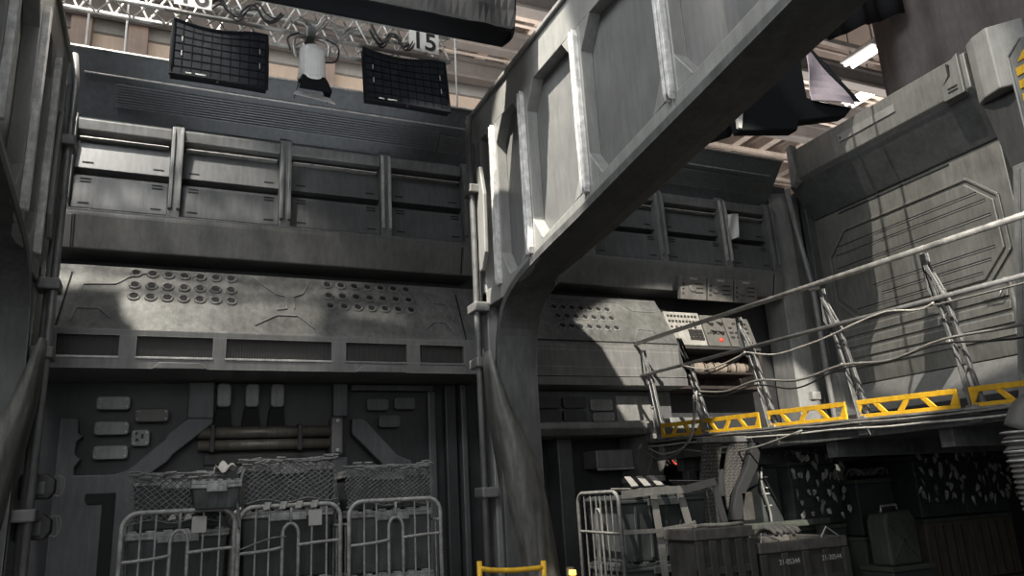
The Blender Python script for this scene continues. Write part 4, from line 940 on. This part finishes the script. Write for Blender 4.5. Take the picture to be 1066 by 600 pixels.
# dark machinery column between bracket and pallets
t = thing('equipment_rack', 'dark equipment rack with small pale slots left of the netted pallets', 'rack', (4.9, 5.6, 0))
MB().box(4.78, 5.0, 5.45, 5.75, 0, 1.74).build('rack_body', M['crate'], t, .012)
for z in (1.42, 1.52, 1.57, 1.66): MB().box(4.80, 4.87, 5.435, 5.45, z, z+.012).build('rack_slot', M['edge'], t)  # thin pale bars across the rack front
MB().tube(smoothpath([(4.80, 5.42, 1.75), (4.76, 5.40, 1.6), (4.82, 5.41, 1.35), (4.80, 5.42, 1.1)], 5), .01, 6).build('rack_cable', M['cable'], t, smooth=True)

# netted pallets under the deck
def pallet_load(x0, x1, y0, y1, z1, label, n, m_):
    t = thing('pallet_stack', label, 'pallet load', ((x0+x1)/2, y0, 0), 'netted pallet loads')
    m = MB()
    for q in range(6): a = lerp(y0, y1-.08, q/5); m.box(x0, x1, a, a+.08, .12, .145)
    for x in (x0, (x0+x1)/2-.05, x1-.1): m.box(x, x+.1, y0, y1, 0, .12)
    m.build('pallet', M['wood'], t)
    rows = 3; hh = (z1-.16)/rows
    for r in range(rows):
        for c in range(n):
            a = lerp(x0, x1, c/n)+.008; b = lerp(x0, x1, (c+1)/n)-.008; z = .15+r*hh
            mm = MB(); mm.box(a, b, y0+.01, y1-.01, z, z+hh-.045); ob = mm.build('box', M[m_ if r < 2 else 'crate'], t, .012)
            l = MB(); l.box(a-.006, b+.006, y0, y1, z+hh-.045, z+hh-.01); l.build('box_lid', M['green'], ob, .006)
            if m_ == 'wood' and r < 2:
                k = MB()
                for q in range(1, 5): x = lerp(a, b, q/5); k.box(x-.004, x+.004, y0+.004, y0+.012, z+.02, z+hh-.07)
                k.build('board_gap', M['slot'], ob)
    return t
pallet_load(5.02, 5.60, 4.98+.35, 6.0, 1.80, 'dark netted pallet load under the walkway, left one', 1, 'crate')
pallet_load(5.64, 6.10, 5.20, 5.9, 1.62, 'dark container load under the walkway between the netted ones', 1, 'green')
pallet_load(6.16, 7.36, 5.0, 5.8, 1.80, 'brown boarded pallet load under the walkway, right one', 2, 'wood')
def camo(x0, x1, y0, ztop, zbot, label, seed, dens):
    random.seed(seed); m = MB(); t = thing('camouflage_net', label, 'camouflage net', ((x0+x1)/2, y0, zbot), 'camouflage nets')
    cols = int((x1-x0)/.085); rows = int((ztop-zbot)/.085)
    def Pt(x, z): return Vector((x, y0-.02-.03*math.sin(11*x)*math.sin(9*z), z))
    for i in range(cols+1):
        x = lerp(x0, x1, i/cols); m.tube([Pt(x+.02*math.sin(j), lerp(zbot, ztop, j/6)) for j in range(7)], .002, 4)
    for j in range(rows+1):
        z = lerp(zbot, ztop, j/rows); m.tube([Pt(lerp(x0, x1, i/8), z+.012*math.sin(3*i)) for i in range(9)], .002, 4)
    m.build('net_cord', M['slot'], t); m = MB()
    for i in range(cols):
        for j in range(rows):
            if random.random() > dens: continue
            p = Pt(lerp(x0, x1, (i+random.random())/cols), lerp(zbot, ztop, (j+random.random())/rows))+Vector((0, -.012, 0))
            w = random.uniform(.02, .055); h = random.uniform(.035, .095); a = random.uniform(-.7, .7); c, s_ = math.cos(a), math.sin(a)
            sh = [(-w*.3, h*.5), (w*.4, h*.42), (w*.55, -.05*h), (0, -h*.6), (-w*.5, -.1*h)]
            m.slab([p+Vector((c*u-s_*v, random.uniform(-.008, .008), s_*u+c*v)) for u, v in sh], (0, .003, 0))
    # top fringe
    for i in range(cols*2):
        p = Vector((lerp(x0, x1, i/(cols*2)), y0+random.uniform(-.05, .25), ztop+random.uniform(.0, .03)))
        m.slab([p+Vector((random.uniform(-.03, .03), random.uniform(-.02, .02), random.uniform(-.01, .03))) for q in range(4)], (0, .003, .001))
    m.build('leaf_cover', M['camo'], t)['kind'] = 'stuff'
camo(5.0, 5.62, 5.31, 1.84, 1.30, 'camouflage net with pale leaves over the left pallet load', 3, .85)
camo(6.10, 7.40, 4.97, 1.85, 1.36, 'camouflage net with pale leaves over the brown boarded pallet load', 5, .85)
m = MB(); random.seed(11)
for q in range(7):
    x = 5.66+q*.06; m.tube([(x+.05*math.cos(a), 5.24+.06*math.sin(a), 1.665+.03*math.sin(a*2+q)) for a in [k*math.pi/6 for k in range(12)]], .007, 6, True)
tag(m.build('wire_coil', M['net']), 'tangle of pale wire loops on the middle container load', 'wire')
t = thing('jerry_can', 'drab jerry can standing before the middle container load', 'can', (5.75, 4.95, 0))
MB().prism([(5.52, .9), (5.52, 1.25), (5.56, 1.32), (5.82, 1.34), (5.88, 1.27), (5.88, .9)], 'y', 4.85, 5.05).build('can_body', M['green'], t, .02)
MB().tube([(5.60, 4.95, 1.32), (5.61, 4.95, 1.37), (5.79, 4.95, 1.38), (5.80, 4.95, 1.33)], .010, 8).build('can_handle', M['edge'], t, smooth=True)
m = MB(); m.bar((5.56, 4.845, .95), (5.84, 4.845, 1.24), .02, .01, (0, 1, 0)); m.bar((5.84, 4.845, .95), (5.56, 4.845, 1.24), .02, .01, (0, 1, 0)); m.build('cross_rib', M['green'], t)
t = thing('can_stand', 'dark box under the jerry can before the container load', 'box', (5.7, 4.95, 0))
MB().box(5.46, 5.94, 4.80, 5.12, 0, .86).build('box_body', M['crate'], t, .012); MB().box(5.45, 5.95, 4.79, 5.13, .86, .898).build('box_lid', M['green'], t, .008)

# corrugated hose at the right edge
t = thing('corrugated_hose', 'thick grey corrugated hose bending down at the right edge', 'hose', (4.5, 2.86, .7))
path = smoothpath([(4.72, 2.70, 1.97), (4.58, 2.74, 1.985), (4.44, 2.83, 1.93), (4.40, 2.855, 1.82)], 5)
path = smoothpath([(4.56, 2.30, 1.97), (4.52, 2.55, 1.985), (4.45, 2.78, 1.945), (4.405, 2.85, 1.82)], 5)
MB().tube(path, .08, 18).build('elbow', M['hose'], t, smooth=True)
pts = []; rs = []
hx = lambda z: 4.405+.16*max(0, (1.72-z))**1.3
for k in range(64):
    z = 1.82-k*.0145; pts.append((hx(z), 2.855, z)); rs.append(.087 if k % 2 else .073)
MB().tube(pts, rs, 18).build('hose_bellows', M['hose'], t, smooth=False)
for z in (1.81, 1.76, 1.705, 1.655): MB().tube([(hx(z)+.09*math.cos(a), 2.855+.09*math.sin(a), z) for a in [k*math.pi/12 for k in range(24)]], .006, 6, True).build('hose_wire', M['edge'], t)
t = thing('hose_stand', 'dark stand carrying the corrugated hose at the right edge', 'stand', (4.55, 2.86, 0))
MB().box(4.38, 4.74, 2.68, 3.04, 0, .84).build('stand_body', M['crate'], t, .012); MB().lathe([(.11, .84), (.11, .88), (.075, .88), (.0005, .88)], (4.53, 2.855, 0), 16, 'z').build('stand_collar', M['darksteel'], t)

# yellow barrier at the bottom middle
t = thing('safety_barrier', 'yellow tubular safety barrier in front of the middle column', 'barrier', (2.3, 5.2, 0))
MB().tube(smoothpath([(2.035, 5.2, 1.155), (2.12, 5.2, 1.135), (2.3, 5.2, 1.12), (2.52, 5.2, 1.12)], 4), .018, 10).build('top_rail', M['yellow'], t, smooth=True)
MB().tube([(2.035, 5.2, 0.02), (2.035, 5.2, 1.20)], .018, 10).build('post', M['yellow'], t, smooth=True)
MB().tube([(2.52, 5.2, 0.02), (2.52, 5.2, 1.165)], .020, 10).build('post', M['yellow'], t, smooth=True)
MB().tube([(2.035, 5.2, .55), (2.52, 5.2, .55)], .014, 10).build('lower_rail', M['yellow'], t, smooth=True)
for x in (2.035, 2.52): MB().box(x-.04, x+.04, 5.0, 5.4, 0, .025).build('foot', M['yellow'], t, .006)
t = thing('pilot_lamp', 'tiny amber pilot lamp low between the middle column and strapped cage', 'lamp', (3.03, 5.78, 1.02))
MB().box(3.02, 3.06, 5.72, 5.78, .99, 1.03).build('lamp_lens', M['amber'], t, .006); MB().box(3.01, 3.07, 5.78, 5.80, 0, 1.05).build('lamp_stem', M['crate'], t)

# ------------------------------------------------------------------ overhead rigging
t = thing('lighting_truss', 'aluminium lattice lighting truss hanging above the left bay', 'truss', (1.0, 6.35, 5.75))
ch = [(6.28, 5.76), (6.52, 5.76), (6.28, 6.03), (6.52, 6.03)]
for y, z in ch: MB().tube([(-2.2, y, z), (2.36, y, z)], .022, 10).build('chord', M['alu'], t, smooth=True)
m = MB(); n = 17
for i in range(n):
    a = lerp(-2.2, 2.36, i/n); b = lerp(-2.2, 2.36, (i+1)/n); c = (a+b)/2
    for y in (6.28, 6.52): m.tube([(a, y, 5.76), (c, y, 6.03)], .010, 6); m.tube([(c, y, 6.03), (b, y, 5.76)], .010, 6)
    for z in (5.76, 6.03): m.tube([(a, 6.28, z), (c, 6.52, z)], .009, 6); m.tube([(c, 6.52, z), (b, 6.28, z)], .009, 6)
m.build('lattice', M['alu'], t)
random.seed(4)
for i, (x, w, l) in enumerate(((.15, .6, 'black cable bundle draped along the truss above the left softbox'), (.9, .5, 'black cable bundle knotted on the truss above the spotlight'), (1.55, .5, 'black cable bundle hung on the truss left of the number 15 card'))):
    pts = [(x+w*q/8, 6.24+.02*math.sin(q), 5.86+.07*math.sin(q*1.7+i)) for q in range(9)]
    m = MB(); m.tube(smoothpath(pts, 5), .012, 6); m.tube(smoothpath([(p[0]+.02, p[1]-.015, p[2]-.05*abs(math.sin(p[0]*9))) for p in pts], 5), .009, 6); m.tube(smoothpath([(p[0]+.02, p[1]-.01, p[2]+.05*math.sin(p[0]*13)) for p in pts], 5), .008, 6)
    tag(m.build('cable', M['cable_dark'] if i != 1 else M['cable'], smooth=True), l, 'cable', 'truss cables')
def card(x0, x1, z0, z1, txt, label):
    t = thing('number_card', label, 'sign', ((x0+x1)/2, 6.22, z0), 'truss number cards')
    MB().box(x0, x1, 6.225, 6.237, z0, z1).build('card', M['sign'], t, .004)
    text_mesh(txt, .255, 'numeral', M['ink'], t, ((x0+x1)/2, 6.221, (z0+z1)/2), (R(90), 0, 0), .002, .004)
card(1.93, 2.23, 5.78, 6.0, '15', 'white card with the number 15 on the truss')
card(-.13, .17, 5.79, 6.0, '16', 'white card with the number 16 on the truss')
for x, z, l in ((-.86, 5.70, 'thin white drop rod at the far left above the left bay'), (-.54, 5.70, 'thin white drop rod left of the left softbox'), (2.78, 5.70, 'thin white drop rod right of the number 15 card')):
    m = MB(); m.tube([(x, 7.22, 5.742), (x, 7.22, 10.49)], .011, 8); tag(m.build('drop_rod', M['white'], smooth=True), l, 'rod', 'drop rods')
def softbox(x0, x1, z0, z1, y, label, tilt):
    t = thing('softbox', label, 'softbox', ((x0+x1)/2, y, z0), 'egg crate softboxes')
    cx, cz = (x0+x1)/2, (z0+z1)/2
    def P(u, v, d): # pinched sides, tilted face
        px_ = lerp(x0, x1, u); pz = lerp(z0, z1, v)
        pinch = (.045*math.sin(math.pi*min(1, u*1.2))*max(0, v-.5)*2) if v > .5 else .018*math.sin(2.2*u+.6)*(v-.5)
        return Vector((px_, y+tilt*(v-.5)+d, pz-pinch))
    m = MB()
    fr = [P(u/8, 0, 0) for u in range(9)]+[P(1, v/6, 0) for v in range(1, 7)]+[P(1-u/8, 1, 0) for u in range(1, 9)]+[P(0, 1-v/6, 0) for v in range(1, 6)]
    m.tube(fr, .016, 6, True); m.build('rim', M['black'], t)
    g = MB()
    for i in range(1, 10): g.grid(6, 1, lambda u, v, i=i: P(i/10, u, -.004+v*.012), (.006, 0, 0))
    for j in range(1, 7): g.grid(8, 1, lambda u, v, j=j: P(u, j/7, -.004+v*.012), (0, 0, .006))
    g.build('egg_crate_grid', M['matte'], t)
    MB().grid(10, 8, lambda u, v: P(u, v, .0), (0, .006, 0)).build('diffuser', M['diffblack'], t)
    # skirt narrowing to the rear
    def ring(s, d): return [Vector((lerp(cx, q.x, s), q.y+d, lerp(cz, q.z, s))) for q in fr]
    MB().loft([ring(1.0, .02), ring(1.0, .085), ring(.72, .20), ring(.3, .32)]).build('fabric_shell', M['black'], t)
    MB().lathe([(.07, 0), (.08, .05), (.05, .12), (.0005, .13)], (cx, y+.32, cz), 14, 'y').build('lamp_head', M['darksteel'], t)
    MB().tube([(cx, y+.38, cz), (cx, y+.38, z1-.02), (cx, 6.40, 5.74)], .014, 8).build('hanging_yoke', M['steel'], t)
    for u in (.1, .92):
        for v in (.35, .62): MB().tube([P(u, v, -.004), P(u, v+.09, -.004)], .005, 5).build('silver_tie', M['alu'], t)
    for u in (.15, .25, .30): MB().tube([P(u, .05, -.006), P(u+.06, .045, -.006)], .006, 5).build('silver_tie', M['alu'], t)
    MB().tube([P(.48, 0, 0), P(.48, -.06, 0)], .012, 6).build('pull_tab', M['black'], t)
softbox(-.115, .615, 4.965, 5.53, 6.0, 'black egg crate softbox hanging under the truss, left of the white spotlight', .10)
softbox(1.445, 2.215, 5.02, 5.585, 6.0, 'black egg crate softbox hanging under the truss, right of the white spotlight', .10)
t = thing('spotlight', 'white cylindrical spotlight with black barn doors under the truss', 'spotlight', (1.0, 6.1, 5.05))
ax = Vector((.02, .12, -.30)).normalized()
def spot_ring(c, r, n=20):
    a = ax.orthogonal().normalized(); b = ax.cross(a); return [c+a*r*math.cos(2*math.pi*k/n)+b*r*math.sin(2*math.pi*k/n) for k in range(n)]
c0 = Vector((1.0, 6.08, 5.52))
MB().loft([spot_ring(c0+ax*d, r) for d, r in ((-.02, .05), (0, .095), (.03, .11), (.24, .115), (.27, .125), (.29, .125))]).build('can_body', M['white'], t, .004)
MB().loft([spot_ring(c0+ax*d, r) for d, r in ((.285, .118), (.31, .12), (.32, .10))]).build('lens_ring', M['slot'], t)
c1 = c0+ax*.31
MB().slab([c1+Vector((-.10, -.11, .01)), c1+Vector((.10, -.11, .01)), c1+Vector((.15, -.15, -.15)), c1+Vector((-.13, -.15, -.15))], (0, .008, 0)).build('barn_door', M['black'], t)
MB().slab([c1+Vector((-.14, -.06, -.13)), c1+Vector((.14, -.06, -.15)), c1+Vector((.19, -.10, -.225)), c1+Vector((.06, -.10, -.205)), c1+Vector((-.17, -.10, -.185))], (0, .008, 0)).build('barn_door', M['white'], t)
MB().slab([c1+Vector((-.11, -.09, 0)), c1+Vector((-.11, .10, 0)), c1+Vector((-.14, .10, -.12)), c1+Vector((-.14, -.12, -.12))], (.008, 0, 0)).build('barn_door', M['black'], t)
MB().slab([c1+Vector((.11, -.09, 0)), c1+Vector((.11, .10, 0)), c1+Vector((.15, .10, -.12)), c1+Vector((.15, -.12, -.12))], (.008, 0, 0)).build('barn_door', M['black'], t)
MB().tube(smoothpath([(.86, 6.12, 5.42), (.85, 6.13, 5.60), (.93, 6.2, 5.68), (1.07, 6.2, 5.68), (1.15, 6.13, 5.60), (1.14, 6.12, 5.42)], 5), .014, 8).build('yoke', M['steel'], t, smooth=True)
MB().box(.96, 1.04, 6.16, 6.30, 5.67, 5.79).build('hook_clamp', M['darksteel'], t, .01)
MB().tube(smoothpath([(1.14, 6.2, 5.70), (1.24, 6.16, 5.62), (1.22, 6.12, 5.45), (1.12, 6.1, 5.40)], 5), .009, 6).build('power_cord', M['cable_dark'], t, smooth=True)
MB().tube(smoothpath([(.9, 6.2, 5.72), (.80, 6.16, 5.62), (.82, 6.12, 5.48)], 5), .009, 6).build('power_cord', M['cable_dark'], t, smooth=True)

# black fabric overhead box above the truss
t = thing('overhead_silk', 'large black fabric light box hanging above the truss', 'light box', (1.0, 5.1, 5.2))
def sk(x):  return 5.16+.012*(x-.3)
n = 24
def front(u, v):
    x = lerp(-.75, 2.36, u); z = lerp(sk(x), 6.6, v); fold = .11*math.sin(44*max(0, u-.66)+5*v)*max(0, u-.64)*2*(.25+v)
    return (x+.04*v*(u > .98), 4.80+fold-.05*v, z)
MB().grid(60, 8, front, (0, .02, 0)).build('front_skirt', M['skirt'], t)
MB().grid(20, 4, lambda u, v: (lerp(-.75, 2.36, u), lerp(4.80, 5.06, v), sk(lerp(-.75, 2.36, u))+.02*math.sin(math.pi*v)), (0, 0, .02)).build('bottom_cloth', M['black'], t)
MB().grid(20, 6, lambda u, v: (lerp(-.75, 2.36, u), 5.06, lerp(sk(lerp(-.75, 2.36, u)), 6.6, v)), (0, -.02, 0)).build('rear_skirt', M['black'], t)
MB().grid(6, 8, lambda u, v: (2.36+.03*math.sin(7*v)+.03*math.sin(math.pi*u), lerp(4.80, 5.06, u), lerp(sk(2.36), 6.6, v)), (-.02, 0, 0)).build('end_skirt', M['skirt'], t)
for x in (-.5, 1.0, 2.2): MB().tube([(x, 4.93, 6.55), (x, 4.93, 9.0)], .012, 6).build('suspension_wire', M['darksteel'], t)
MB().box(-.75, 2.36, 4.80, 5.06, 6.58, 6.62).build('top_frame', M['darksteel'], t)

# right-hand softbox, black cloth and grey drape
t = thing('softbox', 'big black softbox with lavender lining above the railing', 'softbox', (5.4, 5.2, 4.8))
MB().prism([(4.72, 5.02), (4.76, 4.79), (5.46, 4.90), (5.50, 5.0), (6.16, 5.17), (6.28, 5.29), (5.74, 5.28), (5.66, 5.30), (5.66, 5.9), (5.0, 5.55)], 'y', 5.02, 5.16).build('fabric_shell', M['black'], t, .02)
MB().grid(8, 8, lambda u, v: Vector((5.72, 5.0, 5.88))*(1-v)+Vector((lerp(5.70, 6.27, u), 5.0, lerp(5.26, 5.30, u)))*v+Vector((0, -.03*math.sin(3*u+6*v)*v-.01, 0)), (0, .01, 0)).build('lavender_lining', M['lav'], t)
MB().grid(8, 8, lambda u, v: Vector((5.72, 5.0, 5.90))*(1-v)+Vector((lerp(5.95, 6.30, u), 4.99, lerp(5.64, 5.31, u)))*v+Vector((0, -.04*math.sin(20*u)*v-.02, 0)), (0, .01, 0)).build('side_flap', M['blacksheen'], t)
MB().slab([(4.70, 5.0, 4.80), (4.74, 5.0, 4.80), (4.80, 5.0, 5.06), (4.71, 5.0, 5.06)], (0, .03, 0)).build('corner_bracket', M['alu'], t)
for x in (4.85, 5.6): MB().tube([(x, 5.1, 5.3 if x < 5 else 5.8), (x, 5.1, 9.0)], .014, 6).build('suspension_wire', M['darksteel'], t)
t = thing('masking_cloth', 'black masking cloth bunched above the lavender lined softbox', 'cloth', (6.2, 5.75, 5.2))
low = [(4.6, 4.95), (5.2, 5.1), (5.8, 5.75), (6.35, 6.60), (6.75, 6.58), (7.1, 6.75), (7.6, 7.0), (8.2, 7.3), (9.2, 7.7)]
def lz(x):
    for (a, za), (b, zb) in zip(low, low[1:]):
        if a <= x <= b: return za+(zb-za)*(x-a)/(b-a)
    return low[-1][1]
MB().grid(70, 10, lambda u, v: (lerp(4.6, 8.45, u), 5.75+.05*math.sin(30*u)+.03*math.sin(71*u), lerp(lz(lerp(4.6, 8.45, u)), 9.6, v)), (0, .02, 0)).build('cloth_sheet', M['blackcloth'], t, smooth=True)
MB().tube([(4.5, 5.76, 9.6), (8.5, 5.76, 9.6)], .03, 8).build('hanging_pipe', M['darksteel'], t)
for x in (5.0, 8.2): MB().tube([(x, 5.76, 9.6), (x, 5.76, 11.0)], .012, 6).build('suspension_wire', M['darksteel'], t)
t = thing('stage_drape', 'grey stage drape hanging behind the lintel at upper right', 'drape', (8.7, 4.5, 5.0))
MB().grid(80, 8, lambda u, v: (8.62+.05*math.sin(46*u)+.03*math.sin(19*u+2), lerp(1.6, 6.40, u), lerp(4.8, 9.6, v)), (.02, 0, 0)).build('drape_sheet', M['greycloth'], t, smooth=True)
MB().tube([(8.63, 1.5, 9.6), (8.63, 6.5, 9.6)], .03, 8).build('hanging_pipe', M['darksteel'], t)
for y in (2.6, 6.2): MB().tube([(8.63, y, 9.6), (8.63, y, 11.0)], .012, 6).build('suspension_wire', M['darksteel'], t)

# ------------------------------------------------------------------ light
w = bpy.data.worlds.new('world'); S.world = w; w.use_nodes = True
bg = w.node_tree.nodes['Background']; bg.inputs[0].default_value = (.90, .95, 1.0, 1); bg.inputs[1].default_value = .16
def spot(name, loc, target, power, angle, blend, col=(1, .94, .84), r=.04):
    l = bpy.data.lights.new(name, 'SPOT'); l.energy = power; l.spot_size = R(angle); l.spot_blend = blend; l.color = col; l.shadow_soft_size = r
    o = bpy.data.objects.new(name, l); COL.objects.link(o); o.location = loc
    o.rotation_euler = (Vector(target)-Vector(loc)).to_track_quat('-Z', 'Y').to_euler(); return o
def area(name, loc, target, power, sx, sy, col=(1, .95, .88)):
    l = bpy.data.lights.new(name, 'AREA'); l.energy = power; l.shape = 'RECTANGLE'; l.size = sx; l.size_y = sy; l.color = col
    o = bpy.data.objects.new(name, l); COL.objects.link(o); o.location = loc
    o.rotation_euler = (Vector(target)-Vector(loc)).to_track_quat('-Z', 'Y').to_euler(); return o
K = (-3.9, 1.9, 16.5)      # one bank of film lamps high behind the camera on the left
spot('key_left_wall', (-1.6, 5.2, 8.2), (.22, 7.3, 3.45), 1900, 34, .35, r=.09)
spot('key_girder', K, (2.6, 5.35, 3.7), 50000, 8.4, .25)
spot('key_right_bay', (.8, -6.0, 9.04), (5.65, 7.2, 1.85), 21000, 15.2, .12)
spot('key_loads', (-2.0, -3.5, 9.0), (6.0, 5.1, 1.65), 9000, 8.5, .4)
spot('walkway_fill', (1.0, -1.5, 6.5), (4.9, 4.6, 2.5), 500, 25, .8)  # added fill to brighten the toe boards, rails and sill
spot('key_door', K, (7.8, 5.5, 4.6), 11000, 10.5, .3)
spot('added_side_spot', (3.2, 5.7, 9.3), (-.88, 4.9, 5.05), 1500, 13, .15)  # added spot to light the top of the left girder frame
spot('added_uplight', (1.0, 2.2, .6), (1.0, 6.3, 5.7), 620, 28, .5, (.93, .97, 1), .3)  # added from below to brighten truss, spotlight and canopy; no lamp known there
area('studio_wash', (5, 9.6, 8.2), (5, 10.5, 10.5), 90, 8, 2.0, (1, .93, .86))
area('studio_wash_far', (13, 10.5, 8.2), (13, 11.5, 10.5), 190, 6, 3.0, (1, .93, .86))
area('studio_wall_wash', (1.5, 9.2, 8.0), (1.5, 12.2, 9.1), 150, 10, 1.0, (1, .93, .86))
area('overhead_soft', (-2.2, 1.8, 8.5), (2.5, 6.5, 2.5), 600, 5, 3, (.95, .98, 1))
area('hall_fill', (-1.2, -3.5, 3.8), (5.2, 6, 2.4), 150, 6, 3.5, (.96, .98, 1))

# ------------------------------------------------------------------ view
vs = S.view_settings
S.display_settings.display_device = 'sRGB'
vs.view_transform = 'Standard'; vs.look = 'None'; vs.exposure = 0.0; vs.gamma = 1.0; vs.use_curve_mapping = False
S.cycles.use_denoising = True
S.cycles.max_bounces = 6
